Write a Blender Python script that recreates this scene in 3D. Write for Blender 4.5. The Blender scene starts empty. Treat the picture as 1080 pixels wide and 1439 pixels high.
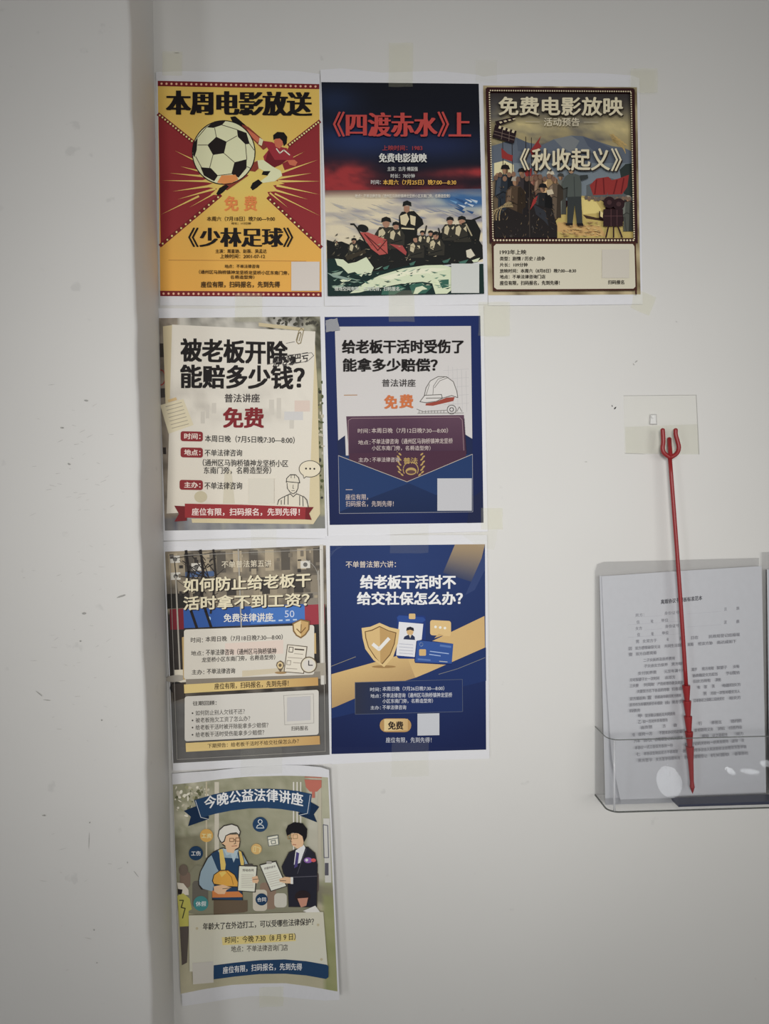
import bpy, bmesh, math, random
import numpy as np
from mathutils import Vector, Matrix
from mathutils.geometry import tessellate_polygon
random.seed(7)
scene = bpy.context.scene
col = scene.collection

# ------------------------------------------------------------------ camera
FPX = 1040.0                                  # focal length in pixels of the 1080x1439 frame
C = Vector((0.0, -0.95, 1.50))
yaw, pitch, roll = math.radians(2.4), math.radians(2.03), 0.0105
FW = Vector((math.sin(yaw) * math.cos(pitch), math.cos(yaw) * math.cos(pitch), -math.sin(pitch)))
R0 = FW.cross(Vector((0, 0, 1))).normalized()
U0 = R0.cross(FW).normalized()
RT = (R0 * math.cos(roll) - U0 * math.sin(roll)).normalized()
UP = RT.cross(FW).normalized()
cam = bpy.data.cameras.new('camera')
cam.sensor_fit = 'VERTICAL'; cam.sensor_height = 36.0; cam.lens = 36.0 * FPX / 1439.0
cam.clip_start = 0.02
camo = bpy.data.objects.new('camera', cam); col.objects.link(camo)
M = Matrix((RT, UP, -FW)).transposed().to_4x4(); M.translation = C
camo.matrix_world = M
scene.camera = camo

# ------------------------------------------------------------------ light
scene.view_settings.view_transform = 'Standard'
scene.view_settings.look = 'None'
scene.view_settings.gamma = 1.0
scene.view_settings.use_curve_mapping = False
scene.view_settings.exposure = -0.06
world = bpy.data.worlds.new('world'); scene.world = world
world.use_nodes = True
bgn = world.node_tree.nodes['Background']
bgn.inputs[0].default_value = (1.0, 0.985, 0.96, 1)
bgn.inputs[1].default_value = 0.085


def aim(o, target):
    o.rotation_euler = (Vector(target) - Vector(o.location)).to_track_quat('-Z', 'Y').to_euler()


def spot(name, loc, tgt, watts, size, soft, color):
    l = bpy.data.lights.new(name, 'SPOT'); l.energy = watts; l.spot_size = math.radians(size); l.spot_blend = 1.0
    l.shadow_soft_size = soft; l.color = color
    o = bpy.data.objects.new(name, l); col.objects.link(o); o.location = loc; aim(o, tgt)


spot('vignette_spot', (-0.42, -2.6, 1.75), (0.12, 0, 1.45), 160, 31, 0.30, (1.0, 0.985, 0.955))  # unseen spot added; its soft cone brightens the middle and dims the frame corners
# broad unseen fill light added at the right, brightens the pilaster return face
wl = bpy.data.lights.new('side_fill_light', 'AREA'); wl.shape = 'RECTANGLE'; wl.size = 1.5; wl.size_y = 0.9; wl.energy = 14.5
wl.color = (1.0, 0.985, 0.955)
wlo = bpy.data.objects.new('side_fill_light', wl); col.objects.link(wlo); wlo.location = (1.15, -2.3, 1.62); aim(wlo, (0.05, 0, 1.47))

# tall window at the left; the small unseen lights are added for pocket glints
for (nm, loc, tgt, sx, sy, e, rl) in (('window_light', (-1.55, -2.1, 1.12), (0.2, 0, 1.3), 0.34, 1.6, 6.0, 0),
                                      ('glint_light', (1.315, -2.356, 0.18), (0.368, -0.056, 1.131), 0.20, 0.13, 0.75, -6),
                                      ('glint_light', (1.664, -2.356, 0.213), (0.466, -0.056, 1.14), 0.046, 0.022, 0.045, -32),
                                      ('glint_light', (1.755, -2.356, 0.207), (0.491, -0.056, 1.138), 0.075, 0.022, 0.06, 3),
                                      ('glint_light', (1.833, -2.356, 0.24), (0.513, -0.056, 1.147), 0.055, 0.030, 0.06, 5)):
    a = bpy.data.lights.new(nm, 'AREA'); a.shape = 'ELLIPSE' if rl else 'RECTANGLE'; a.size = sx; a.size_y = sy; a.energy = e
    a.color = (0.95, 0.98, 1.0)
    ao = bpy.data.objects.new(nm, a); col.objects.link(ao); ao.location = loc; aim(ao, tgt)
    ao.rotation_euler.rotate_axis('Z', math.radians(rl))


# ------------------------------------------------------------------ pixel -> place on (or before) the wall plane y = 0
def W(px, py, off=0.0):
    d = FW + RT * ((px - 540.0) / FPX) + UP * ((719.5 - py) / FPX)
    return C + d * ((-off - C.y) / d.y)


def lin(c):
    c = c / 255.0
    return c / 12.92 if c <= 0.04045 else ((c + 0.055) / 1.055) ** 2.4


# ------------------------------------------------------------------ materials
def new_mat(name):
    m = bpy.data.materials.new(name); m.use_nodes = True
    nt = m.node_tree
    return m, nt, nt.nodes['Principled BSDF'], nt.nodes['Material Output']


def wall_mat(name, base, seed, speck, bump_d):
    m, nt, p, out = new_mat(name)
    tc = nt.nodes.new('ShaderNodeTexCoord')
    mp = nt.nodes.new('ShaderNodeMapping'); mp.inputs['Location'].default_value = (seed, seed * 2.3, seed * 0.7)
    nt.links.new(tc.outputs['Object'], mp.inputs[0])
    n1 = nt.nodes.new('ShaderNodeTexNoise'); n1.inputs['Scale'].default_value = 3.0; n1.inputs['Detail'].default_value = 5
    nt.links.new(mp.outputs[0], n1.inputs['Vector'])
    r1 = nt.nodes.new('ShaderNodeValToRGB')
    r1.color_ramp.elements[0].position = 0.3; r1.color_ramp.elements[1].position = 0.75
    b = Vector(base)
    r1.color_ramp.elements[0].color = (*(b * 0.95), 1); r1.color_ramp.elements[1].color = (*b, 1)
    nt.links.new(n1.outputs['Fac'], r1.inputs[0])
    n2 = nt.nodes.new('ShaderNodeTexNoise'); n2.inputs['Scale'].default_value = 38.0; n2.inputs['Detail'].default_value = 3
    nt.links.new(mp.outputs[0], n2.inputs['Vector'])
    r2 = nt.nodes.new('ShaderNodeValToRGB')
    r2.color_ramp.elements[0].position = speck; r2.color_ramp.elements[1].position = speck + 0.05
    r2.color_ramp.elements[0].color = (0, 0, 0, 1); r2.color_ramp.elements[1].color = (0.35, 0.35, 0.35, 1)
    nt.links.new(n2.outputs['Fac'], r2.inputs[0])
    mx = nt.nodes.new('ShaderNodeMix'); mx.data_type = 'RGBA'
    nt.links.new(r2.outputs[0], mx.inputs[0]); nt.links.new(r1.outputs[0], mx.inputs[6])
    mx.inputs[7].default_value = (*(b * 0.72), 1)
    nt.links.new(mx.outputs[2], p.inputs['Base Color'])
    p.inputs['Roughness'].default_value = 0.62
    p.inputs['Specular IOR Level'].default_value = 0.25
    n3 = nt.nodes.new('ShaderNodeTexNoise'); n3.inputs['Scale'].default_value = 22.0; n3.inputs['Detail'].default_value = 6
    nt.links.new(mp.outputs[0], n3.inputs['Vector'])
    bp = nt.nodes.new('ShaderNodeBump'); bp.inputs['Strength'].default_value = bump_d; bp.inputs['Distance'].default_value = 0.004
    nt.links.new(n3.outputs['Fac'], bp.inputs['Height'])
    nt.links.new(bp.outputs[0], p.inputs['Normal'])
    return m


def plain(name, rgb, rough=0.5, spec=0.5, noise=0.06, scale=60, bump=0.0):
    m, nt, p, out = new_mat(name)
    n = nt.nodes.new('ShaderNodeTexNoise'); n.inputs['Scale'].default_value = scale; n.inputs['Detail'].default_value = 4
    r = nt.nodes.new('ShaderNodeValToRGB'); b = Vector(rgb)
    r.color_ramp.elements[0].position = 0.35; r.color_ramp.elements[1].position = 0.65
    r.color_ramp.elements[0].color = (*(b * (1 - noise)), 1); r.color_ramp.elements[1].color = (*b, 1)
    nt.links.new(n.outputs['Fac'], r.inputs[0]); nt.links.new(r.outputs[0], p.inputs['Base Color'])
    p.inputs['Roughness'].default_value = rough; p.inputs['Specular IOR Level'].default_value = spec
    if bump:
        bp = nt.nodes.new('ShaderNodeBump'); bp.inputs['Strength'].default_value = bump; bp.inputs['Distance'].default_value = 0.002
        nt.links.new(n.outputs['Fac'], bp.inputs['Height']); nt.links.new(bp.outputs[0], p.inputs['Normal'])
    return m


def clear(name, tint, diffuse, dcol, rough, ior_f):
    """thin clear plastic: lets light through, tinted, with a little haze and a gloss coat"""
    m, nt, p, out = new_mat(name)
    nt.nodes.remove(p)
    t = nt.nodes.new('ShaderNodeBsdfTransparent'); t.inputs[0].default_value = (*tint, 1)
    d = nt.nodes.new('ShaderNodeBsdfDiffuse'); d.inputs[0].default_value = (*dcol, 1)
    g = nt.nodes.new('ShaderNodeBsdfGlossy'); g.inputs['Roughness'].default_value = rough
    n = nt.nodes.new('ShaderNodeTexNoise'); n.inputs['Scale'].default_value = 55
    mr = nt.nodes.new('ShaderNodeMapRange'); mr.inputs['To Min'].default_value = diffuse * 0.6; mr.inputs['To Max'].default_value = diffuse * 1.4
    nt.links.new(n.outputs['Fac'], mr.inputs['Value'])
    m1 = nt.nodes.new('ShaderNodeMixShader'); m2 = nt.nodes.new('ShaderNodeMixShader')
    nt.links.new(mr.outputs[0], m1.inputs[0])
    nt.links.new(t.outputs[0], m1.inputs[1]); nt.links.new(d.outputs[0], m1.inputs[2])
    lw = nt.nodes.new('ShaderNodeLayerWeight'); lw.inputs['Blend'].default_value = 0.5
    pw = nt.nodes.new('ShaderNodeMath'); pw.operation = 'POWER'; pw.inputs[1].default_value = 5.0
    f0 = ((ior_f - 1) / (ior_f + 1)) ** 2
    ma = nt.nodes.new('ShaderNodeMath'); ma.operation = 'MULTIPLY_ADD'; ma.inputs[1].default_value = 1 - f0; ma.inputs[2].default_value = f0
    nt.links.new(lw.outputs['Facing'], pw.inputs[0]); nt.links.new(pw.outputs[0], ma.inputs[0]); nt.links.new(ma.outputs[0], m2.inputs[0])
    nt.links.new(m1.outputs[0], m2.inputs[1]); nt.links.new(g.outputs[0], m2.inputs[2])
    nt.links.new(m2.outputs[0], out.inputs['Surface'])
    return m


def print_material():
    m, nt, p, out = new_mat('printed_ink')
    a = nt.nodes.new('ShaderNodeAttribute'); a.attribute_name = 'ink'
    n = nt.nodes.new('ShaderNodeTexNoise'); n.inputs['Scale'].default_value = 260; n.inputs['Detail'].default_value = 2
    mr = nt.nodes.new('ShaderNodeMapRange'); mr.inputs['To Min'].default_value = 0.93; mr.inputs['To Max'].default_value = 1.05
    nt.links.new(n.outputs['Fac'], mr.inputs['Value'])
    mx = nt.nodes.new('ShaderNodeVectorMath'); mx.operation = 'SCALE'
    nt.links.new(a.outputs['Color'], mx.inputs[0]); nt.links.new(mr.outputs[0], mx.inputs['Scale'])
    nt.links.new(mx.outputs[0], p.inputs['Base Color'])
    p.inputs['Roughness'].default_value = 0.5; p.inputs['Specular IOR Level'].default_value = 0.10
    return m


M_WALL = wall_mat('white_wall_paint', (0.80, 0.79, 0.765), 1.0, 0.74, 0.10)
M_PIL = wall_mat('white_pilaster_plaster', (0.78, 0.765, 0.74), 4.0, 0.70, 0.28)
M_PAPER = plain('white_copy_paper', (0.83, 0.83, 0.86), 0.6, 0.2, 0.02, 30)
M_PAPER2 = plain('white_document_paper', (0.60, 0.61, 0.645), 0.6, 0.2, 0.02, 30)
M_INK = print_material()
M_TAPE = clear('clear_tape', (0.992, 0.992, 0.975), 0.04, (0.93, 0.925, 0.87), 0.2, 1.14)
M_TAPEY = clear('yellowed_tape', (0.992, 0.99, 0.95), 0.08, (0.95, 0.94, 0.72), 0.28, 1.10)
M_FILM = clear('clear_film', (0.996, 0.996, 0.99), 0.04, (0.84, 0.84, 0.80), 0.25, 1.1)
M_ACR = clear('clear_acrylic', (0.98, 0.982, 0.985), 0.045, (0.5, 0.5, 0.51), 0.02, 1.30)
M_ACRB = clear('acrylic_back', (0.83, 0.83, 0.835), 0.06, (0.45, 0.45, 0.455), 0.1, 1.2)
M_EDGE = plain('acrylic_cut_edge', (0.20, 0.21, 0.20), 0.25, 0.5, 0.2, 80)
M_RED = plain('red_plastic', (0.34, 0.022, 0.025), 0.38, 0.5, 0.1, 90)
M_BLUE = plain('dark_blue_card', (0.035, 0.042, 0.085), 0.35, 0.5, 0.2, 40)
M_SCUFF = plain('grey_scuff', (0.50, 0.49, 0.465), 0.8, 0.1, 0.3, 200)
M_CHIP = plain('dark_chip', (0.10, 0.10, 0.10), 0.8, 0.1, 0.3, 200)
M_PEG = plain('white_hook_plastic', (0.78, 0.78, 0.76), 0.4, 0.5, 0.04, 90)


# ------------------------------------------------------------------ object helpers
def mesh_obj(name, verts, faces, mat, parent=None, smooth=False):
    me = bpy.data.meshes.new(name)
    org = parent_origin(parent)
    me.from_pydata([tuple(Vector(v) - org) for v in verts], [], faces)
    me.update()
    if smooth:
        for p in me.polygons: p.use_smooth = True
    me.materials.append(mat)
    o = bpy.data.objects.new(name, me); col.objects.link(o)
    if parent: o.parent = parent
    return o


def parent_origin(p):
    v = Vector((0, 0, 0))
    while p:
        v += Vector(p.location); p = p.parent
    return v


def bm_obj(name, bm, mat, parent=None, smooth=False):
    bmesh.ops.recalc_face_normals(bm, faces=bm.faces)
    org = parent_origin(parent)
    for v in bm.verts: v.co -= org
    me = bpy.data.meshes.new(name); bm.to_mesh(me); bm.free()
    if smooth:
        for p in me.polygons: p.use_smooth = True
    me.materials.append(mat)
    o = bpy.data.objects.new(name, me); col.objects.link(o)
    if parent: o.parent = parent
    return o


def empty(name, loc, label, cat, group=None):
    o = bpy.data.objects.new(name, None); col.objects.link(o)
    o.location = loc; o.empty_display_size = 0.05
    o['label'] = label; o['category'] = cat
    if group: o['group'] = group
    return o


def tube(bm, pts, radii, seg=12, caps=True):
    pts = [Vector(p) for p in pts]; n = len(pts)
    if not hasattr(radii, '__len__'): radii = [radii] * n
    rings = []; ref = Vector((0, 1, 0))
    for i, p in enumerate(pts):
        d = (pts[min(i + 1, n - 1)] - pts[max(i - 1, 0)]).normalized()
        a = d.cross(ref)
        if a.length < 1e-4: a = d.cross(Vector((1, 0, 0)))
        a.normalize(); b = d.cross(a).normalized()
        rings.append([bm.verts.new(p + (a * math.cos(2 * math.pi * k / seg) + b * math.sin(2 * math.pi * k / seg)) * radii[i]) for k in range(seg)])
    for i in range(n - 1):
        for k in range(seg):
            bm.faces.new((rings[i][k], rings[i][(k + 1) % seg], rings[i + 1][(k + 1) % seg], rings[i + 1][k]))
    if caps:
        bm.faces.new(rings[0]); bm.faces.new(rings[-1][::-1])


def smooth_path(pts, k=6):
    P = [Vector(p) for p in pts]; out = []
    for i in range(len(P) - 1):
        p0, p1, p2, p3 = P[max(i - 1, 0)], P[i], P[i + 1], P[min(i + 2, len(P) - 1)]
        for j in range(k):
            t = j / k
            out.append(0.5 * ((2 * p1) + (p2 - p0) * t + (2 * p0 - 5 * p1 + 4 * p2 - p3) * t * t + (3 * p1 - p0 - 3 * p2 + p3) * t ** 3))
    out.append(P[-1])
    return out


# ------------------------------------------------------------------ the setting
X_CORNER = W(228, 640).x                    # where pilaster and wall meet
PD = 0.104                                  # how far the pilaster stands out
Z0, Z1 = 0.0, 2.9


def grid_wall(name, xs, zs, f, mat):
    v = [f(x, z) for z in zs for x in xs]; nx = len(xs)
    fc = [(j * nx + i, j * nx + i + 1, (j + 1) * nx + i + 1, (j + 1) * nx + i) for j in range(len(zs) - 1) for i in range(nx - 1)]
    o = mesh_obj(name, v, fc, mat)
    o['kind'] = 'structure'
    return o


wb = bmesh.new()
bmesh.ops.create_cube(wb, size=1)
for v in wb.verts:
    v.co = Vector((X_CORNER - 0.02 if v.co.x < 0 else 2.6, 0.0 if v.co.y < 0 else 0.12, Z0 if v.co.z < 0 else Z1))
wall_back = bm_obj('wall_back', wb, M_WALL); wall_back['kind'] = 'structure'

# pilaster: front face, slightly uneven arris, return face running back to the wall
zs = [Z0 + (Z1 - Z0) * i / 150 for i in range(151)]
prof = []
for z in zs:
    w = 0.0009 * math.sin(z * 17.0) + 0.0007 * math.sin(z * 41 + 1) + random.uniform(-0.0006, 0.0006)
    x = X_CORNER + 0.0005 + w
    prof.append([(-1.3, -PD, z), (x - 0.10, -PD, z), (x - 0.012, -PD - 0.0004, z), (x - 0.0035, -PD + 0.0003, z), (x - 0.0008, -PD + 0.002, z),
                 (x, -PD + 0.006, z), (X_CORNER + 0.0005 + w * 0.3, -PD * 0.5, z), (X_CORNER, 0.0, z), (X_CORNER, 0.12, z), (-1.3, 0.12, z)])
pv = [p for r in prof for p in r]; k = len(prof[0])
pf = [(j * k + i, j * k + (i + 1) % k, (j + 1) * k + (i + 1) % k, (j + 1) * k + i) for j in range(len(zs) - 1) for i in range(k)]
pf += [tuple(range(k))[::-1], tuple((len(zs) - 1) * k + i for i in range(k))]
pil = mesh_obj('wall_left', pv, pf, M_PIL, smooth=False); pil['kind'] = 'structure'
for p in pil.data.polygons:
    if len(p.vertices) == 4 and (p.index % k) in (1, 2, 3, 4, 5): p.use_smooth = True

fl = mesh_obj('floor', [(-1.3, 0.12, 0), (-1.3, -3.2, 0), (2.6, -3.2, 0), (2.6, 0.12, 0)], [(0, 1, 2, 3)],
              plain('grey_floor_tile', (0.42, 0.41, 0.39), 0.4, 0.4, 0.1, 8))
fl['kind'] = 'structure'


def marks(name, parent, mat, spots, off):
    """small irregular chips and scratches: (px, py, length px, width px, angle)"""
    bm = bmesh.new()
    for (px, py, L, w, ang) in spots:
        n = 9; ring = []
        for i in range(n):
            a = 2 * math.pi * i / n
            x = math.cos(a) * L / 2 * random.uniform(0.75, 1.1); y = math.sin(a) * w / 2 * random.uniform(0.6, 1.2)
            ring.append(bm.verts.new(W(px + x * math.cos(ang) - y * math.sin(ang), py + x * math.sin(ang) + y * math.cos(ang), off)))
        bm.faces.new(ring)
    return bm_obj(name, bm, mat, parent)


sc = []
for cy, n in ((600, 14), (690, 26), (800, 12), (930, 14), (1000, 10), (1170, 6), (1290, 4)):
    for i in range(n):
        sc.append((random.gauss(112, 34), random.gauss(cy, 32), random.uniform(3, 12), random.uniform(0.4, 0.9), random.uniform(-0.6, 0.4)))
sc = [s for s in sc if 4 < s[0] < 176]
marks('scuff_marks', pil, plain('pale_scuff', (0.66, 0.645, 0.62), 0.8, 0.1, 0.2, 200), sc, PD + 0.0006)['kind'] = 'stuff'
dk = [(121, 563, 7, 3, 0.2), (87, 601, 6, 2.5, 0.1), (97, 652, 5, 3, 0.3), (118, 862, 7, 3, 0), (170, 838, 13, 3, -0.3), (113, 901, 3, 2.5, 0),
      (143, 1012, 3, 3, 0), (62, 1146, 6, 2.5, 0), (126, 1156, 2.5, 2.5, 0), (132, 1307, 2.5, 2.5, 0), (179, 1212, 3, 1.5, 1.5), (136, 1353, 3, 2, 0),
      (55, 975, 12, 1.2, 0.7), (66, 984, 11, 1.0, 0.1), (125, 1180, 26, 0.7, 1.6), (191, 1228, 12, 1, 0.9)]
marks('plaster_chips', pil, M_SCUFF, dk, PD + 0.0009)['kind'] = 'stuff'
marks('wall_chips', wall_back, M_CHIP, [(864, 573.5, 5, 2.4, -0.9), (859.8, 570.5, 3, 1.2, 1.2)], 0.0006)['kind'] = 'stuff'
marks('wall_specks', wall_back, M_SCUFF, [(893.5, 508, 5, 1.5, -0.7), (890, 512, 4, 1.0, 1.0), (823, 649, 4, 0.9, 0), (950, 452, 3, 1, 0.5),
      (204, 106, 6, 1.4, 1.2), (195, 25, 6, 1.2, 1.3), (214, 38, 5, 1.4, 1.0), (248, 74, 8, 1.0, 0)], 0.0006)['kind'] = 'stuff'


# ------------------------------------------------------------------ printed sheets
_tc = {}


def text2d(s):
    if s in _tc: return _tc[s]
    c = bpy.data.curves.new('lettering', 'FONT'); c.body = s; c.size = 1.0; c.resolution_u = 3
    o = bpy.data.objects.new('lettering', c); col.objects.link(o)
    bpy.context.view_layer.update()
    me = bpy.data.meshes.new_from_object(o.evaluated_get(bpy.context.evaluated_depsgraph_get()))
    V = [(v.co.x, v.co.y) for v in me.vertices]; Fc = [tuple(p.vertices) for p in me.polygons]
    bpy.data.objects.remove(o); bpy.data.curves.remove(c); bpy.data.meshes.remove(me)
    xs = [v[0] for v in V]; ys = [v[1] for v in V]
    _tc[s] = (V, Fc, min(xs), max(xs), min(ys), max(ys))
    return _tc[s]


def itp(tab, x):
    if not tab: return 0.0
    if x <= tab[0][0]: return tab[0][1]
    for (a, b), (c2, d) in zip(tab, tab[1:]):
        if x <= c2: return b + (d - b) * (x - a) / (c2 - a)
    return tab[-1][1]


class Sheet:
    """a sheet of paper with its print; art is given in the close-up's own coordinates (ox, oy, scale)"""
    STEP = 0.000012

    def __init__(s, name, label, cat, crop, outline, base, gx=(), gy=(), gain=0.6, paper=None, group=None):
        s.ox, s.oy, s.k = crop; s.base, s.gx, s.gy, s.gain = base, list(gx), list(gy), gain
        s.parts = []; s.layer = 0.00006; s.cur = None
        cx = sum(p[0] for p in outline) / len(outline); cy = sum(p[1] for p in outline) / len(outline)
        s.root = empty(name, W(cx, cy, base), label, cat, group)
        bm = bmesh.new()
        tri = tessellate_polygon([[Vector((x, y, 0)) for x, y in outline]])
        vs = [bm.verts.new((x, y, 0)) for x, y in outline]
        for t in tri: bm.faces.new([vs[i] for i in t])
        s._cut(bm); s._map(bm)
        o = bm_obj('paper_sheet', bm, paper or M_PAPER, s.root)
        md = o.modifiers.new('thickness', 'SOLIDIFY'); md.thickness = 0.00012; md.offset = 0

    def depth(s, px, py): return s.base + itp(s.gx, px) + itp(s.gy, py)

    def _cut(s, bm):
        for t, no in ((s.gx, (1, 0, 0)), (s.gy, (0, 1, 0))):
            for (x, _) in t[1:-1]:
                bmesh.ops.bisect_plane(bm, geom=bm.verts[:] + bm.edges[:] + bm.faces[:], plane_co=Vector(no) * x, plane_no=no, dist=1e-5)

    def _map(s, bm):
        for v in bm.verts:
            v.co = W(v.co.x, v.co.y, s.depth(v.co.x, v.co.y) + v.co.z)

    def part(s, name):
        s.cname = name; s.cur = ([], [], []); s.parts.append((name, s.cur))
        return s

    def _add(s, pts, faces, c, cols=None):
        V, Fc, K = s.cur; n = len(V); s.layer += s.STEP
        for i, (x, y) in enumerate(pts):
            V.append((s.ox + x / s.k, s.oy + y / s.k, s.layer))
            cc = cols[i] if cols is not None else c
            lm = 0.3 * cc[0] + 0.59 * cc[1] + 0.11 * cc[2]; cc = [lm + (q - lm) * 0.90 for q in cc]
            K.append(tuple(min(0.95, lin(min(max(q, 0), 255)) / s.gain) for q in cc))
        Fc.extend(tuple(n + i for i in f) for f in faces)

    def poly(s, c, pts):
        t = tessellate_polygon([[Vector((x, y, 0)) for x, y in pts]])
        s._add(pts, t, c)

    def rect(s, c, x0, y0, x1, y1, sl=0.0):
        s.poly(c, [(x0, y0), (x1, y0 + sl * (x1 - x0)), (x1, y1 + sl * (x1 - x0)), (x0, y1)])

    def rrect(s, c, x0, y0, x1, y1, r, sl=0.0):
        P = []
        for (cx, cy, a0) in ((x1 - r, y0 + r, -90), (x1 - r, y1 - r, 0), (x0 + r, y1 - r, 90), (x0 + r, y0 + r, 180)):
            for i in range(5):
                a = math.radians(a0 + i * 22.5); P.append((cx + r * math.cos(a), cy + r * math.sin(a)))
        s.poly(c, [(x, y + sl * (x - x0)) for x, y in P])

    def grad(s, quad, n, m, f):
        """colour field over a quad (TL, TR, BR, BL)"""
        a, b, c2, d = [Vector(q) for q in quad]; P = []; K = []
        for j in range(m + 1):
            for i in range(n + 1):
                u, v = i / n, j / m
                p = a * (1 - u) * (1 - v) + b * u * (1 - v) + c2 * u * v + d * (1 - u) * v
                P.append((p.x, p.y)); K.append(f(u, v))
        s._add(P, [(j * (n + 1) + i, j * (n + 1) + i + 1, (j + 1) * (n + 1) + i + 1, (j + 1) * (n + 1) + i) for j in range(m) for i in range(n)], None, K)

    def ell(s, c, cx, cy, rx, ry=None, rot=0.0, n=28):
        ry = ry or rx; P = []
        for i in range(n):
            a = 2 * math.pi * i / n; x = rx * math.cos(a); y = ry * math.sin(a)
            P.append((cx + x * math.cos(rot) - y * math.sin(rot), cy + x * math.sin(rot) + y * math.cos(rot)))
        s.poly(c, P)

    def line(s, c, w, pts, closed=False):
        pts = [Vector(p) for p in pts]
        if closed: pts = pts + [pts[0]]
        P = []; Fc = []
        for a, b in zip(pts, pts[1:]):
            d = b - a
            if d.length < 1e-6: continue
            d.normalize(); nn = Vector((-d.y, d.x)) * w / 2; e = d * w * 0.25; q = len(P)
            P += [tuple(a - e + nn), tuple(b + e + nn), tuple(b + e - nn), tuple(a - e - nn)]; Fc.append((q, q + 1, q + 2, q + 3))
        s._add(P, Fc, c)

    def ring(s, c, w, cx, cy, rx, ry=None, a0=0, a1=360, n=36):
        ry = ry or rx
        s.line(c, w, [(cx + rx * math.cos(math.radians(a0 + (a1 - a0) * i / n)), cy + ry * math.sin(math.radians(a0 + (a1 - a0) * i / n))) for i in range(n + 1)])

    def dots(s, c, r, a, b, n, ex=0.0):
        P = []; Fc = []
        for i in range(n):
            t = (i + 0.5) / n; x = a[0] + (b[0] - a[0]) * t; y = a[1] + (b[1] - a[1]) * t; q = len(P)
            P += [(x + r * math.cos(k * math.pi / 4), y + r * math.sin(k * math.pi / 4)) for k in range(8)]; Fc.append(tuple(range(q, q + 8)))
        s._add(P, Fc, c)

    def text(s, c, st, x0, x1, yt, yb, sl=0.0, bold=0.012, arc=None, song=False):
        V, Fc, a, b, lo, hi = text2d(st)
        if s.cname.endswith('lettering') and s.cname != 'form_lettering' and s.cur[0]: s.part(s.cname)
        em = (yb - yt) / (hi - lo)                      # letter height; heavier type is the same letters struck again a hair to the side
        w = bold * em * 1.25
        sh = [(0, 0)] if w <= 0 else ([(-w, 0), (w, 0), (0, -w * .7), (0, w * .7)] if bold < 0.026 else
              [(-w, -w * .6), (w, -w * .6), (-w, w * .6), (w, w * .6), (0, 0)])
        if song: sh = [(-w * 1.9, 0), (-w, 0), (0, 0), (w, 0), (w * 1.9, 0)]
        for dx, dy in sh:
            P = []
            for (x, y) in V:
                t = (x - a) / (b - a); X = x0 + (x1 - x0) * t; Y = yb - (yb - yt) * (y - lo) / (hi - lo) + sl * (X - x0)
                if arc: Y -= arc * (1 - (2 * t - 1) ** 2)
                P.append((X + dx, Y + dy))
            s._add(P, Fc, c)

    def person(s, x, y, h, coat, head, hat=None, w=0.34):
        """small printed figure standing on (x, y)"""
        W2 = h * w / 2
        s.poly(coat, [(x - W2 * 0.45, y - h * 0.83), (x + W2 * 0.45, y - h * 0.83), (x + W2 * 0.95, y - h * 0.74), (x + W2 * 1.05, y - h * 0.45),
                      (x + W2 * 0.7, y - h * 0.4), (x + W2 * 0.75, y), (x - W2 * 0.75, y), (x - W2 * 0.7, y - h * 0.4), (x - W2 * 1.05, y - h * 0.45), (x - W2 * 0.95, y - h * 0.74)])
        dk = tuple(q * 0.62 for q in coat); lt = tuple(min(235, q * 1.35 + 8) for q in coat)
        s.poly(dk, [(x + W2 * 0.25, y - h * 0.8), (x + W2 * 0.5, y - h * 0.82), (x + W2 * 1.0, y - h * 0.72), (x + W2 * 1.05, y - h * 0.45), (x + W2 * 0.7, y - h * 0.4), (x + W2 * 0.75, y), (x + W2 * 0.1, y)])
        s.poly(lt, [(x - W2 * 0.8, y - h * 0.74), (x - W2 * 0.4, y - h * 0.80), (x - W2 * 0.5, y - h * 0.5), (x - W2 * 0.95, y - h * 0.46)])
        s.line(dk, h * 0.02, [(x - W2 * 0.9, y - h * 0.45), (x - W2 * 0.2, y - h * 0.52), (x + W2 * 0.5, y - h * 0.46)]); s.line(dk, h * 0.016, [(x - W2 * 0.5, y - h * 0.4), (x - W2 * 0.3, y)])
        s.ell(head, x, y - h * 0.905, h * 0.052, h * 0.07, n=14); s.poly(tuple(q * 0.66 for q in head), [(x + h * 0.01, y - h * 0.96), (x + h * 0.05, y - h * 0.93), (x + h * 0.045, y - h * 0.86), (x + h * 0.01, y - h * 0.835)])
        if hat: s.poly(hat, [(x - h * 0.08, y - h * 0.925), (x - h * 0.06, y - h * 0.99), (x, y - h * 1.01), (x + h * 0.06, y - h * 0.99), (x + h * 0.085, y - h * 0.92)])

    def finish(s):
        for name, (V, Fc, K) in s.parts:
            if not V: continue
            bm = bmesh.new(); L = bm.verts.layers.float_color.new('ink')
            vs = []
            for v, c in zip(V, K):
                bv = bm.verts.new(v); bv[L] = (*c, 1.0); vs.append(bv)
            for f in Fc:
                try: bm.faces.new([vs[i] for i in f])
                except ValueError: pass
            s._cut(bm); s._map(bm)
            for f in bm.faces:
                f.normal_update()
                if f.normal.y > 0: f.normal_flip()
            org = parent_origin(s.root)
            for v in bm.verts: v.co -= org
            me = bpy.data.meshes.new(name); bm.to_mesh(me); bm.free(); me.materials.append(M_INK)
            o = bpy.data.objects.new(name, me); col.objects.link(o); o.parent = s.root
        return s.root


def mixc(a, b, t):
    t = max(0.0, min(1.0, t)); return tuple(p + (q - p) * t for p, q in zip(a, b))


_rn = np.random.RandomState(3)
_N = _rn.rand(64, 64)


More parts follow.
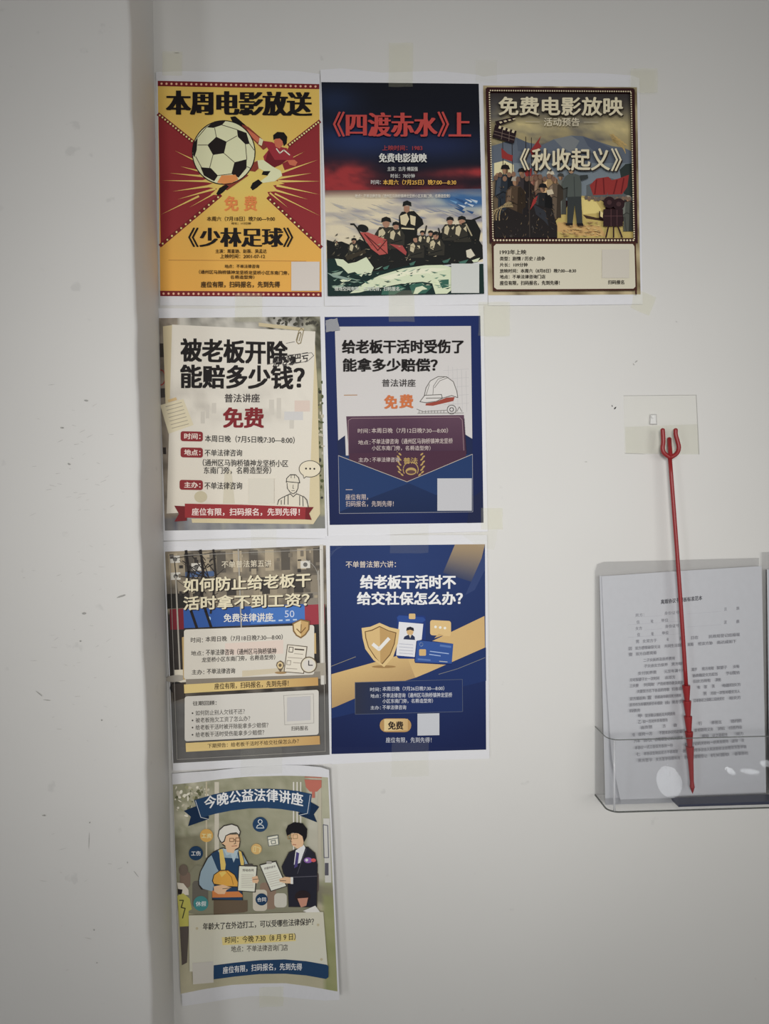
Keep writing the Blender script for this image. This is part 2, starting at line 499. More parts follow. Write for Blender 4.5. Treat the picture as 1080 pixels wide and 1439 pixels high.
def vn(x, y):
    xi, yi = int(math.floor(x)), int(math.floor(y)); fx, fy = x - xi, y - yi
    fx = fx * fx * (3 - 2 * fx); fy = fy * fy * (3 - 2 * fy)
    g = lambda i, j: _N[(xi + i) % 64, (yi + j) % 64]
    return (g(0, 0) * (1 - fx) + g(1, 0) * fx) * (1 - fy) + (g(0, 1) * (1 - fx) + g(1, 1) * fx) * fy


def fbm(x, y): return 0.55 * vn(x, y) + 0.3 * vn(2.1 * x + 7, 2.1 * y + 3) + 0.15 * vn(4.3 * x + 1, 4.3 * y + 9)


def bow(pts): return pts


GRP = 'printed posters taped to the wall'
BLK = (24, 20, 20)

# ================================================================== poster: football film
q = Sheet('poster', 'yellow and red film poster with a large football and a kicking player', 'poster', (210, 95, 4.32),
          [(219, 101), (260, 100), (302, 101), (372, 98), (420, 100), (449, 104), (452, 250), (455, 431), (340, 430), (225, 429), (222, 260)],
          0.0007, gy=[(95, 0.003), (112, 0.0008), (140, 0), (440, 0)], gain=0.54, group=GRP)
q.part('picture')
q.grad([(50, 80), (1030, 100), (1045, 1390), (65, 1387)], 12, 16,
       lambda u, v: mixc(mixc((190, 158, 74), (196, 140, 58), v), (206, 178, 92), 0.7 * math.exp(-((u - 0.5) ** 2 * 9 + (v - 0.4) ** 2 * 16))))
RED, DRED, DOT = (126, 38, 42), (104, 28, 32), (214, 182, 120)
q.poly(RED, [(54, 290), (262, 455), (330, 520), (330, 640), (290, 655), (360, 672), (300, 690), (385, 702), (330, 722), (410, 735), (370, 770), (425, 775), (68, 1075)])
q.poly(RED, [(1031, 335), (845, 480), (800, 570), (820, 625), (775, 650), (830, 668), (765, 685), (820, 705), (750, 715), (780, 750), (715, 755), (735, 795), (1040, 1085)])
for (a, b) in (((54, 283), (265, 452)), ((66, 1080), (430, 775)), ((1031, 327), (845, 472)), ((720, 790), (1041, 1090))):
    q.line(DRED, 22, [a, b]); q.dots(DOT, 6, a, b, 13)
RAY = (210, 165, 84)
for (bx, by, tx, ty, w) in ((330, 590, 155, 505, 12), (350, 640, 190, 600, 14), (380, 665, 120, 640, 16), (380, 690, 75, 685, 14), (390, 715, 140, 752, 16),
                            (400, 735, 170, 800, 14), (300, 780, 70, 892, 12), (420, 750, 240, 850, 10),
                            (760, 600, 940, 510, 12), (790, 640, 1020, 560, 14), (790, 670, 985, 640, 14), (780, 690, 1035, 690, 16), (770, 715, 1030, 770, 14),
                            (750, 740, 960, 800, 14), (760, 765, 1035, 900, 10), (730, 760, 840, 850, 10)):
    d = (Vector((tx, ty)) - Vector((bx, by))).normalized(); nx, ny = -d.y * w / 2, d.x * w / 2
    q.poly(RAY, [(bx + nx, by + ny), (tx, ty), (bx - nx, by - ny)])
q.poly(DRED, [(50, 80), (1030, 100), (1030, 130), (50, 112)]); q.dots((206, 150, 120), 7, (58, 97), (1022, 115), 32)
q.poly(DRED, [(64, 1355), (1044, 1362), (1045, 1392), (65, 1387)]); q.dots((206, 150, 120), 7, (70, 1372), (1040, 1378), 32)
q.line((150, 105, 50), 3, [(115, 1168), (950, 1175)])
# player behind the ball
q.part('player')
SK, SKD = (178, 92, 66), (120, 50, 40)
q.poly(BLK, [(490, 300), (520, 295), (560, 330), (595, 360), (580, 380), (540, 360), (505, 335)])
q.poly(SKD, [(560, 345), (600, 360), (680, 430), (720, 480), (690, 500), (630, 440), (575, 390)])
q.poly(SK, [(590, 370), (640, 405), (672, 432), (655, 455), (610, 410)])
q.poly((205, 185, 150), [(668, 425), (690, 440), (680, 475), (660, 465)])
q.poly((138, 40, 48), [(690, 445), (745, 452), (790, 480), (835, 490), (840, 560), (800, 585), (755, 608), (700, 575), (690, 540), (722, 500)])
q.poly((100, 26, 34), [(722, 500), (760, 560), (830, 560), (800, 588), (755, 608), (700, 575)])
q.poly((138, 40, 48), [(825, 485), (870, 535), (875, 560), (845, 575), (818, 530)])
q.poly(SK, [(835, 562), (880, 560), (898, 575), (885, 598), (850, 590)])
q.line((215, 200, 170), 7, [(770, 492), (790, 520), (815, 500), (850, 530)])
q.poly(SK, [(755, 450), (765, 425), (805, 430), (815, 460), (790, 492), (765, 480)])
q.poly(BLK, [(752, 440), (750, 410), (775, 390), (815, 393), (836, 420), (832, 460), (815, 478), (806, 445), (790, 430), (765, 432)])
q.poly((206, 190, 150), [(645, 565), (690, 560), (745, 600), (795, 625), (805, 655), (760, 690), (690, 700), (672, 690), (720, 655), (690, 625), (660, 610)])
q.poly(BLK, [(690, 628), (735, 628), (715, 655), (680, 650)])
q.poly(SKD, [(620, 580), (655, 565), (662, 612), (640, 632), (600, 625)])
q.poly(BLK, [(625, 700), (660, 678), (685, 700), (650, 730), (625, 745), (612, 728)])
q.poly(SKD, [(440, 720), (580, 640), (600, 655), (470, 745)])
q.poly(BLK, [(405, 765), (425, 730), (465, 710), (482, 722), (440, 762), (412, 775)])
# ball
q.part('football')
q.ell(BLK, 450, 515, 193, 196, n=48); q.ell((206, 194, 152), 450, 515, 187, 190, n=48)
for P in ([(405, 420), (468, 450), (452, 520), (385, 530), (352, 470)], [(345, 362), (395, 326), (462, 323), (440, 348), (388, 366)],
          [(530, 375), (588, 396), (607, 462), (582, 466), (536, 420)], [(262, 470), (292, 422), (286, 500), (272, 545), (264, 530)],
          [(310, 605), (372, 610), (415, 655), (392, 690), (330, 655)], [(515, 575), (590, 556), (588, 610), (540, 668), (497, 645)]):
    q.poly((30, 24, 24), P)
q.poly((196, 122, 66), [(436, 655), (522, 650), (540, 680), (500, 700), (450, 706), (410, 698)])
SEAM = (70, 60, 46)
for P in ([(405, 420), (395, 366)], [(468, 450), (530, 415)], [(452, 520), (515, 575)], [(385, 530), (365, 608)], [(352, 470), (292, 470)], [(440, 348), (530, 376)],
          [(582, 466), (590, 556)], [(415, 655), (497, 645)], [(280, 540), (315, 605)], [(345, 362), (292, 424)], [(607, 462), (634, 500)], [(590, 600), (610, 610)]):
    q.line(SEAM, 4, P)
q.part('title_lettering')
q.text(BLK, '本周电影放送', 108, 978, 138, 285, 0.012, 0.026, song=True)
for st, x0, x1, bd, sg in (('《', 236, 296, 0.012, False), ('少林足球', 308, 806, 0.022, True), ('》', 812, 870, 0.012, False)):
    q.text(BLK, st, x0, x1, 972, 1088, 0.0, bd, song=sg)
q.part('detail_lettering')
OR = (206, 112, 58)
q.text(OR, '免', 455, 538, 780, 868, 0, 0.02); q.text(OR, '费', 575, 650, 780, 868, 0, 0.02)
T = (60, 42, 22)
q.text(T, '本周六（7月18日）晚7:00—9:00', 348, 760, 903, 932, 0, 0.01); q.text(T, '时长：113分钟', 498, 615, 938, 953)
q.text(T, '主演：周星驰、赵薇、吴孟达', 400, 710, 1102, 1126); q.text(T, '上映时间：2001-07-12', 428, 700, 1132, 1158)
q.text(T, '地点：不单法律咨询', 456, 665, 1195, 1217); q.text(T, '（通州区马驹桥镇神龙坚桥龙坚桥小区东南门旁，', 300, 845, 1228, 1252, 0.012)
q.text(T, '名爵造型旁）', 490, 635, 1260, 1283); q.text(T, '座位有限，扫码报名，先到先得', 312, 790, 1298, 1335, 0, 0.02)
q.part('blank_card'); q.rect((176, 168, 160), 860, 1178, 1032, 1355)
q.finish()

# ================================================================== poster: river crossing film
q = Sheet('poster', 'dark navy film poster with red title over soldiers in a boat on rough waves', 'poster', (445, 95, 4.32),
          [(450, 98), (480, 96), (537, 102), (616, 99.5), (671, 105), (679, 108), (682, 260), (685, 428), (570, 430), (456, 430), (453, 260)],
          0.0011, gy=[(92, 0.003), (112, 0.0008), (140, 0), (440, 0)], gain=0.62, group=GRP)
q.part('picture')


def sky2(u, v):
    c = mixc((20, 22, 30), (22, 24, 34), min(1, v * 2))
    c = mixc(c, (34, 50, 96), 0.8 * math.exp(-((u - 0.22) ** 2 * 9 + (v - 0.50) ** 2 * 45)))
    c = mixc(c, (34, 46, 88), 0.65 * math.exp(-((u - 0.72) ** 2 * 10 + (v - 0.54) ** 2 * 60)))
    c = mixc(c, (34, 52, 92), 0.5 * math.exp(-((u - 0.08) ** 2 * 40 + (v - 0.16) ** 2 * 60)))
    n = fbm(u * 11 + v * 3, v * 16)
    r = math.exp(-((u - 0.04) ** 2 * 22 + (v - 0.82) ** 2 * 60)) + math.exp(-((u - 0.20) ** 2 * 60 + (v - 0.84) ** 2 * 90)) * .8
    r += math.exp(-((u - 1.0) ** 2 * 9 + (v - 0.84 + 0.06 * u) ** 2 * 500)) * 1.2 + 0.5 * math.exp(-((v - 0.93) / 0.06) ** 2)
    return mixc(c, (146, 46, 48), min(1, r * (0.25 + 1.1 * n)))


q.grad([(27, 88), (982, 98), (1000, 790), (50, 790)], 48, 60, sky2)


def cream2(u, v):
    n = fbm(u * 5 + 3 * v, v * 12 - u * 3)
    c = mixc((196, 184, 156), (128, 126, 136), max(0, (n - 0.43) * 3.4) * (0.45 + 0.55 * u)); c = mixc((104, 70, 66), c, min(1, v * 9))
    c = mixc(c, (52, 92, 140), min(1, 1.5 * math.exp(-((u - 0.93) ** 2 * 22 + (v - 0.13) ** 2 * 55)) * (0.3 + n)))
    return c


q.grad([(48, 745), (1000, 735), (1008, 1180), (58, 1180)], 56, 34, cream2)
for i in range(60):
    x = random.uniform(60, 940); y = random.uniform(800, 960); L = random.uniform(30, 110)
    t = (x - 60) / 900
    q.poly(mixc((170, 164, 152), (110, 116, 138), random.random() * (0.3 + t)), [(x, y), (x + L, y + L * 0.28), (x + L * 0.6, y + L * 0.3)])
for i in range(14):
    x = random.uniform(800, 960); y = random.uniform(790, 870)
    q.poly(random.choice([(40, 72, 118), (96, 140, 178), (170, 180, 190)]), [(x, y), (min(998, x + 50), y + 12), (min(998, x + 40), y + 24)])
q.part('soldiers')
DK = (26, 27, 26)
q.poly(DK, [(60, 1045), (110, 1060), (150, 1055), (200, 1075), (260, 1040), (330, 1080), (420, 1060), (520, 1040), (640, 1050), (760, 1000), (860, 980),
            (960, 1010), (1005, 1080), (1008, 1160), (940, 1190), (800, 1195), (640, 1210), (480, 1240), (360, 1250), (300, 1210), (200, 1200), (62, 1190)])
HD = (150, 110, 88)


def soldier(x, y, h, coat=(46, 44, 38), light=(176, 164, 132)):
    q.poly(coat, [(x - h * .30, y), (x - h * .34, y - h * .45), (x - h * .2, y - h * .66), (x + h * .2, y - h * .66), (x + h * .36, y - h * .42), (x + h * .34, y)])
    q.poly(light, [(x - h * .24, y - h * .3), (x - h * .22, y - h * .55), (x - h * .1, y - h * .62), (x - h * .02, y - h * .5), (x - h * .1, y - h * .22)])
    q.poly(light, [(x + h * .05, y - h * .5), (x + h * .16, y - h * .6), (x + h * .18, y - h * .38)])
    q.ell(HD, x, y - h * .78, h * .11, h * .14, n=14)
    q.poly(DK, [(x - h * .15, y - h * .80), (x - h * .13, y - h * .93), (x, y - h * .98), (x + h * .13, y - h * .93), (x + h * .16, y - h * .80), (x, y - h * .84)])
    q.line(DK, h * .035, [(x - h * .2, y - h * .1), (x + h * .25, y - h * .22)])


q.poly(DK, [(500, 1160), (498, 900), (515, 875), (590, 870), (640, 920), (648, 950), (610, 980), (600, 1160)])
for P in ([(505, 900), (545, 885), (560, 920), (540, 960), (510, 950)], [(565, 895), (600, 905), (596, 960), (570, 950)]): q.poly((188, 176, 142), P)
q.line((188, 176, 142), 8, [(515, 975), (590, 980)])
q.poly(HD, [(528, 840), (562, 840), (562, 870), (545, 884), (528, 868)]); q.poly(DK, [(520, 842), (524, 815), (548, 806), (572, 818), (574, 842), (548, 834)])
for a in ((225, 1140, 110), (420, 1100, 200), (600, 1155, 145), (640, 1080, 95), (690, 1090, 105), (722, 1140, 150), (808, 1050, 150), (880, 1060, 165), (120, 1090, 40), (480, 1080, 150)):
    soldier(*a)
q.poly(DK, [(900, 920), (960, 925), (995, 990), (985, 1050), (920, 1040)]); q.line((150, 140, 112), 8, [(905, 950), (940, 1020)])
q.line(DK, 9, [(880, 950), (995, 905)]); q.line(DK, 8, [(655, 1010), (665, 960)]); q.line(DK, 8, [(750, 1020), (738, 975)])
q.ell(DK, 280, 975, 34, 22, 0.3); q.line(DK, 9, [(205, 950), (225, 950), (245, 975), (330, 1120)])
q.poly((164, 72, 66), [(262, 1000), (310, 1000), (425, 1045), (430, 1130), (380, 1138), (330, 1100)])
for P in ([(290, 1010), (370, 1110), (425, 1045)], [(300, 1020), (425, 1130)]): q.line((80, 30, 30), 6, P)
q.poly((150, 62, 60), [(440, 1070), (520, 1080), (545, 1120), (540, 1140), (480, 1095)])
q.poly((52, 46, 36), [(170, 1145), (290, 1105), (300, 1125), (185, 1172)])
q.poly((186, 180, 160), [(905, 1110), (935, 1100), (960, 1140), (930, 1158), (910, 1150)])
for i in range(90):
    x = random.uniform(80, 960); y = random.uniform(1020, 1180); L = random.uniform(8, 34); a = random.uniform(-1.2, 0.6)
    q.poly(random.choice([(64, 60, 50), (88, 82, 66), (46, 46, 42), (140, 130, 106), (54, 50, 44)]), [(x, y), (x + L * math.cos(a), y + L * math.sin(a)), (x + L * .6 * math.cos(a) + 5, y + L * .6 * math.sin(a) + 5)])
q.part('waves')
q.poly((20, 40, 38), [(62, 1160), (140, 1160), (300, 1240), (420, 1230), (560, 1200), (700, 1215), (1010, 1190), (1015, 1372), (65, 1387)])
FO = (186, 194, 164)
q.poly(FO, [(110, 1160), (160, 1165), (190, 1190), (240, 1180), (300, 1150), (345, 1215), (330, 1250), (290, 1240), (270, 1270), (230, 1240), (190, 1250), (150, 1210), (125, 1200)])
q.poly(FO, [(200, 1370), (300, 1300), (380, 1262), (520, 1220), (660, 1200), (760, 1198), (830, 1215), (830, 1340), (790, 1372), (720, 1374), (700, 1310), (640, 1300), (520, 1310), (420, 1330), (330, 1345), (260, 1365)])
q.poly((206, 208, 176), [(380, 1275), (540, 1232), (700, 1215), (800, 1222), (700, 1245), (540, 1262), (440, 1290)])
for P in ([(560, 1320), (640, 1305), (700, 1330), (660, 1370), (580, 1374)], [(400, 1345), (500, 1320), (540, 1340), (470, 1378), (390, 1380)], [(735, 1290), (800, 1285), (800, 1330), (760, 1340)]):
    q.poly((46, 88, 74), P)
q.poly(FO, [(585, 1374), (600, 1335), (640, 1325), (672, 1345), (640, 1350), (610, 1374)])
for (x, y, w) in ((140, 1290, 60), (90, 1330, 80), (250, 1330, 50), (90, 1250, 70), (860, 1180, 60), (760, 1175, 50), (940, 1170, 50), (560, 1190, 40), (400, 1215, 40)):
    q.poly(random.choice([(58, 96, 84), (130, 150, 132), FO]), [(x, y), (x + w, y - 16), (x + w * .7, y + 8), (x + w * .2, y + 12)])
q.poly((120, 140, 130), [(60, 1245), (130, 1262), (240, 1290), (180, 1290), (100, 1272)])
for i in range(80):
    x = random.uniform(75, 780); y = random.uniform(1225, 1350); L = random.uniform(14, 60); a = random.uniform(-0.5, 0.3)
    q.poly(random.choice([(60, 98, 86), (130, 152, 134), (26, 48, 44), (196, 202, 174), (92, 124, 108)]), [(x, y), (x + L * math.cos(a), y + L * math.sin(a)), (x + L * .5 * math.cos(a), y + L * .5 * math.sin(a) + 7)])
q.part('title_lettering')
for st, x0, x1, bd, sg in (('《', 100, 168, 0.012, False), ('四渡赤水', 182, 726, 0.018, True), ('》', 734, 800, 0.012, False), ('上', 806, 928, 0.018, True)):
    q.text((172, 62, 58), st, x0, x1, 272 if sg else 268, 418, 0.003, bd, song=sg)
q.part('detail_lettering')
q.text((150, 52, 52), '上映时间：1983', 398, 640, 472, 503); q.text((188, 188, 182), '免费电影放映', 378, 665, 520, 575, 0, 0.018, song=True)
q.text((176, 176, 172), '主演：古月 傅国强', 428, 612, 602, 628); q.text((176, 176, 172), '时长：78分钟', 448, 594, 645, 670)
q.text((176, 176, 172), '时间：', 328, 388, 682, 708); q.text((214, 158, 66), '本周六（7月25日）晚7:00—8:30', 402, 845, 680, 712, 0, 0.015)
q.text((190, 184, 172), '地点：不单法律咨询（通州区马驹桥镇神龙坚桥小区东南门旁，名爵造型旁）', 232, 808, 768, 790)
q.text((190, 194, 184), '现场空间有限，先到先得，扫码报名', 108, 500, 1330, 1356)
q.part('blank_card'); q.rect((178, 180, 176), 815, 1190, 985, 1368)
q.finish()

# ================================================================== poster: uprising film (generic crowd picture)
q = Sheet('poster', 'sepia bordered film poster with clapperboard, crowd, mountains and red flags', 'poster', (670, 95, 4.172),
          [(677, 108), (700, 105), (736, 103), (792, 102), (847, 103), (888, 106), (898, 110), (900, 260), (902.5, 427.5), (795, 429), (686, 429.5), (681, 260)],
          0.0015, gy=[(92, 0.003), (112, 0.0008), (140, 0), (440, 0)], gain=0.66, group=GRP)
q.part('picture')
q.grad([(35, 105), (937, 115), (958, 1330), (65, 1335)], 20, 26,
       lambda u, v: mixc((176, 160, 124), (108, 92, 66), max(0, fbm(u * 12, v * 16) - 0.42) * 2.2 * (0.4 + 1.2 * max(abs(2 * u - 1), abs(2 * v - 1)) ** 4)))
FR = (50, 24, 26)
q.poly(FR, [(60, 125), (912, 132), (930, 1025), (84, 1022)])


def sky3(u, v):
    n = fbm(u * 6 + 2, v * 7 + 3)
    c = mixc((74, 72, 70), (150, 136, 98), min(1, v * 1.7))
    c = mixc(c, (84, 82, 82), min(1, max(0, n - 0.40) * 3.6))
    g = math.exp(-((u - 0.20) ** 2 * 30 + (v - 0.44) ** 2 * 90)) + math.exp(-((u - .88) ** 2 * 26 + (v - .44) ** 2 * 80)) + .5 * math.exp(-((u - .5) ** 2 * 20 + (v - .42) ** 2 * 160))
    c = mixc(c, (200, 182, 124), min(1, g) * (0.35 + 0.9 * fbm(u * 14, v * 16)))
    return mixc(c, (48, 42, 42), max(0, 1 - v * 4) * 0.85)


q.grad([(78, 150), (895, 155), (905, 600), (84, 600)], 40, 30, sky3)
q.poly((88, 96, 108), [(85, 460), (150, 440), (230, 410), (300, 440), (380, 455), (450, 420), (520, 405), (550, 398), (620, 402), (700, 430), (790, 460), (860, 470), (905, 490), (910, 760), (88, 760)])
for P, c in (([(450, 420), (550, 398), (600, 430), (560, 500), (500, 470)], (112, 116, 118)), ([(620, 402), (720, 440), (800, 480), (700, 500), (650, 460)], (74, 82, 98)),
             ([(230, 410), (300, 440), (330, 500), (240, 490)], (76, 84, 98)), ([(85, 560), (910, 560), (912, 780), (90, 780)], (108, 118, 126)),
             ([(640, 690), (760, 640), (912, 690), (912, 780), (640, 780)], (84, 90, 92))): q.poly(c, P)
q.poly((206, 196, 152), [(100, 560), (160, 545), (215, 570), (215, 660), (100, 660)])
q.poly((178, 156, 88), [(560, 745), (700, 760), (760, 800), (740, 860), (800, 900), (912, 900), (915, 1000), (470, 1000), (460, 900), (520, 830)])
q.poly((206, 186, 112), [(600, 760), (690, 775), (740, 850), (620, 860)]); q.poly((188, 150, 92), [(470, 905), (600, 920), (720, 930), (760, 990), (600, 985), (470, 960)])
q.poly((62, 44, 34), [(620, 862), (700, 880), (800, 885), (800, 910), (640, 885)])
q.poly((44, 52, 50), [(835, 600), (870, 565), (912, 560), (912, 760), (860, 740)])
for (x, y) in ((130, 640), (165, 560), (285, 405), (318, 410), (150, 435), (205, 440)):
    q.line((40, 34, 34), 4, [(x, y), (x + 4, y + 240)])
for P in ([(142, 470), (180, 505), (210, 515), (205, 550), (145, 530)], [(375, 400), (362, 440), (378, 462), (325, 520), (310, 490)], [(275, 600), (320, 590), (318, 635), (285, 640)],
          [(660, 690), (700, 650), (770, 640), (790, 660), (760, 745), (680, 748)], [(770, 665), (830, 650), (890, 628), (880, 700), (850, 742), (765, 745)]):
    q.poly((140, 46, 44), P)
for P in ([(700, 660), (690, 740)], [(740, 650), (745, 740)], [(820, 660), (800, 740)], [(860, 650), (845, 735)]): q.line((104, 30, 32), 8, P)
WH = (176, 148, 92)
for i in range(7): q.ring(WH, 4, 760 + i * 4, 520, 110 - i * 7, 130 - i * 7, -80, -8 - i * 6, 14)
for i in range(9): q.ell(WH, 800 + i * 9, 395 + i * 7 + (i % 2) * 5, 11, 4, 0.7, n=8)
q.part('crowd')
H3 = (150, 112, 84)
for (x, y, h, c, hat) in ((120, 900, 290, (92, 78, 60), None), (205, 860, 240, (74, 62, 50), None), (345, 800, 210, (110, 70, 58), (44, 36, 34)), (300, 860, 220, (70, 54, 48), None),
                          (370, 810, 190, (104, 82, 66), None), (165, 900, 330, (40, 46, 54), (30, 26, 26)), (262, 880, 290, (52, 46, 48), (30, 26, 26)), (490, 860, 240, (104, 106, 100), (60, 60, 58)),
                          (430, 890, 285, (150, 122, 84), (188, 178, 156)), (460, 880, 240, (92, 78, 64), None), (225, 960, 320, (74, 58, 44), (160, 150, 134)), (385, 990, 310, (34, 34, 36), (26, 24, 26)),
                          (885, 960, 210, (74, 76, 70), (150, 144, 130))):
    q.person(x, y, h, c, H3, hat, 0.36)
for i in range(15): q.ell(mixc((120, 96, 78), (90, 84, 80), random.random()), 640 + i * 18, 765 + random.uniform(-6, 8), 10, 13, n=10)
for i in range(14): q.ell(mixc((140, 104, 80), (96, 72, 60), random.random()), 110 + i * 26, 640 + random.uniform(-16, 16), 13, 16, n=10)
q.poly((34, 30, 30), [(100, 900), (180, 820), (290, 870), (340, 800), (440, 830), (470, 930), (470, 998), (105, 998)])
q.poly((46, 48, 54), [(330, 800), (400, 840), (420, 930), (395, 900), (345, 860)])
for i in range(4): q.ring((150, 130, 92), 6, 190, 880, 60 + i * 18, 90 - i * 8, 170, 280, 12)
q.poly((186, 172, 144), [(405, 720), (440, 712), (450, 740), (415, 748)]); q.poly((150, 46, 44), [(330, 770), (355, 750), (345, 790), (310, 835)])
q.line((60, 52, 46), 5, [(305, 560), (308, 995)])
for i in range(110):
    x = random.uniform(105, 460); y = random.uniform(690, 985); L = random.uniform(8, 30); a = random.uniform(0.6, 2.2)
    q.poly(random.choice([(86, 70, 54), (58, 50, 46), (40, 40, 44), (110, 92, 66), (44, 38, 36), (70, 66, 62)]), [(x, y), (x + L * math.cos(a), y + L * math.sin(a)), (x + L * .6 * math.cos(a) + 6, y + L * .6 * math.sin(a))])
for i in range(60):
    x = random.uniform(480, 720); y = random.uniform(900, 985); L = random.uniform(10, 40)
    q.poly(random.choice([(196, 170, 110), (150, 116, 74), (176, 150, 98), (120, 92, 62)]), [(x, y), (x + L, y + 4), (x + L * .5, y + 8)])
# speaker in grey-green coat, standing on the rise
CO, COD = (74, 80, 76), (50, 54, 54)
q.poly(COD, [(530, 750), (610, 750), (618, 915), (585, 915), (572, 800), (560, 915), (528, 915)])
q.poly(CO, [(515, 640), (535, 625), (575, 622), (600, 632), (612, 680), (612, 755), (528, 758), (532, 700), (505, 710), (495, 690)])
q.poly(COD, [(600, 632), (648, 628), (652, 648), (610, 662)]); q.line(COD, 4, [(568, 640), (572, 755)])
q.ell((158, 122, 92), 552, 600, 17, 21, n=16); q.poly((34, 30, 30), [(533, 598), (536, 580), (552, 574), (568, 580), (571, 596), (552, 590)])
q.poly((28, 26, 26), [(520, 912), (562, 912), (560, 926), (520, 922)]); q.poly((28, 26, 26), [(582, 912), (620, 912), (624, 928), (590, 928)])
q.part('film_projector')
PJ = (44, 26, 30)
q.ell(PJ, 775, 790, 34); q.ell(PJ, 830, 800, 34); q.ell((70, 46, 48), 775, 790, 14); q.ell((70, 46, 48), 830, 800, 14)
q.rect(PJ, 740, 830, 855, 930); q.poly(PJ, [(740, 850), (715, 840), (715, 880), (740, 890)]); q.poly((204, 186, 130), [(722, 842), (738, 850), (736, 880), (722, 872)])
for P in ([(770, 930), (755, 995)], [(800, 930), (800, 995)], [(825, 930), (850, 995)]): q.line(PJ, 9, P)
for P in ([(745, 870), (850, 870)], [(785, 830), (785, 930)], [(820, 835), (820, 925)]): q.line((88, 58, 60), 3, P)
q.part('clapperboard')
q.poly((38, 26, 30), [(105, 335), (232, 372), (215, 445), (90, 408)])
q.poly((38, 26, 30), [(105, 315), (220, 288), (226, 306), (118, 345)])
for i in range(4):
    q.poly((190, 176, 140), [(128 + i * 26, 318 - i * 6), (142 + i * 26, 314 - i * 6), (150 + i * 26, 322 - i * 7), (136 + i * 26, 328 - i * 7)])
    q.poly((190, 176, 140), [(130 + i * 26, 340 + i * 8), (144 + i * 26, 344 + i * 8), (138 + i * 26, 360 + i * 8), (124 + i * 26, 356 + i * 8)])
for P in ([(102, 372), (222, 406)], [(98, 390), (218, 425)], [(150, 365), (142, 420)], [(190, 376), (186, 430)]): q.line((110, 92, 84), 3, P)
q.part('frame')
for P in ([(62, 127), (912, 133)], [(62, 127), (84, 1022)], [(912, 133), (930, 1024)], [(84, 1012), (930, 1014)]): q.line(FR, 24, P)
PR = (196, 182, 150)
q.dots(PR, 4.6, (72, 134), (905, 140), 62); q.dots(PR, 4.6, (72, 140), (94, 1008), 64); q.dots(PR, 4.6, (902, 142), (921, 1008), 64); q.dots(PR, 6, (92, 1012), (925, 1012), 46)
q.part('details_panel')
q.poly((66, 36, 28), [(84, 1022), (930, 1022), (938, 1306), (92, 1310)])
q.poly((190, 184, 164), [(112, 1034), (912, 1034), (922, 1048), (928, 1284), (916, 1296), (116, 1300), (100, 1288), (98, 1048)])
q.poly((66, 36, 28), [(925, 1290), (936, 1290), (937, 1330), (927, 1330)])
q.part('title_lettering')
for dx, dy, c in ((6, 7, (46, 38, 34)), (0, 0, (200, 190, 160))):
    q.text(c, '免费电影放映', 128 + dx, 852 + dx, 172 + dy, 278 + dy, 0.004, 0.024)
    for st, x0, x1, y0, y1, bd in (('《', 252, 306, 474, 600, 0.010), ('秋收起义', 322, 776, 474, 602, 0.018), ('》', 786, 846, 474, 606, 0.010)): q.text(c, st, x0 + dx, x1 + dx, y0 + dy, y1 + dy, 0.0, bd)
q.part('detail_lettering')
q.text((196, 186, 160), '活动预告', 392, 600, 294, 342, 0, 0.01)
q.line((170, 160, 136), 3, [(285, 316), (368, 318)]); q.line((170, 160, 136), 3, [(625, 320), (710, 320)])
T = (46, 40, 34)
for st, x1, y0, y1 in (('1993年上映', 288, 1068, 1096), ('类型：剧情 / 历史 / 战争', 398, 1108, 1132), ('片长：109分钟', 296, 1145, 1168),
                       ('放映时间：本周六（8月8日）晚7:00—8:30', 580, 1180, 1204), ('地点：不单法律咨询门店', 400, 1215, 1238), ('座位有限，扫码报名，先到先得！', 484, 1250, 1276)):
    q.text(T, st, 134, x1, y0, y1, -0.004, 0.02)
q.text(T, '扫码报名', 768, 862, 1246, 1270, 0, 0.02)
q.part('blank_card'); q.rect((184, 178, 166), 732, 1066, 892, 1234)
q.finish()

# ================================================================== poster: dismissed from work
q = Sheet('poster', 'cream lecture poster with big black title, red tags and red ribbon', 'poster', (210, 425, 4.173),
          [(220, 433), (300, 434), (380, 431), (452, 431), (455, 590), (460, 757), (363, 755), (229, 760), (225, 620)],
          0.0019, gy=[(425, 0.0022), (445, 0.0004), (470, 0), (740, 0), (765, 0.0012)], gain=0.67, group=GRP)
q.part('picture')


def street4(u, v):
    n = fbm(u * 14, v * 20)
    c = mixc((176, 172, 162), (60, 58, 52), max(0, n - 0.4) * 2.6 * (1 if (u < 0.12 or u > 0.85) else 0.4))
    if u > 0.9: c = mixc(c, mixc((88, 92, 58), (160, 150, 120), fbm(u * 40, v * 40)), 0.75 if v > 0.25 else 0.35)
    if v < 0.16 and u > 0.68: c = mixc(c, (58, 56, 44), max(0, fbm(u * 30, v * 40) - 0.45) * 5)
    if u < 0.12: c = mixc(c, mixc((74, 66, 58), (150, 132, 112), fbm(u * 30, v * 26 + 5)), 0.7)
    if v > 0.94: c = mixc(c, mixc((120, 120, 118), (70, 76, 96), fbm(u * 30, 3)), 0.6)
    return c


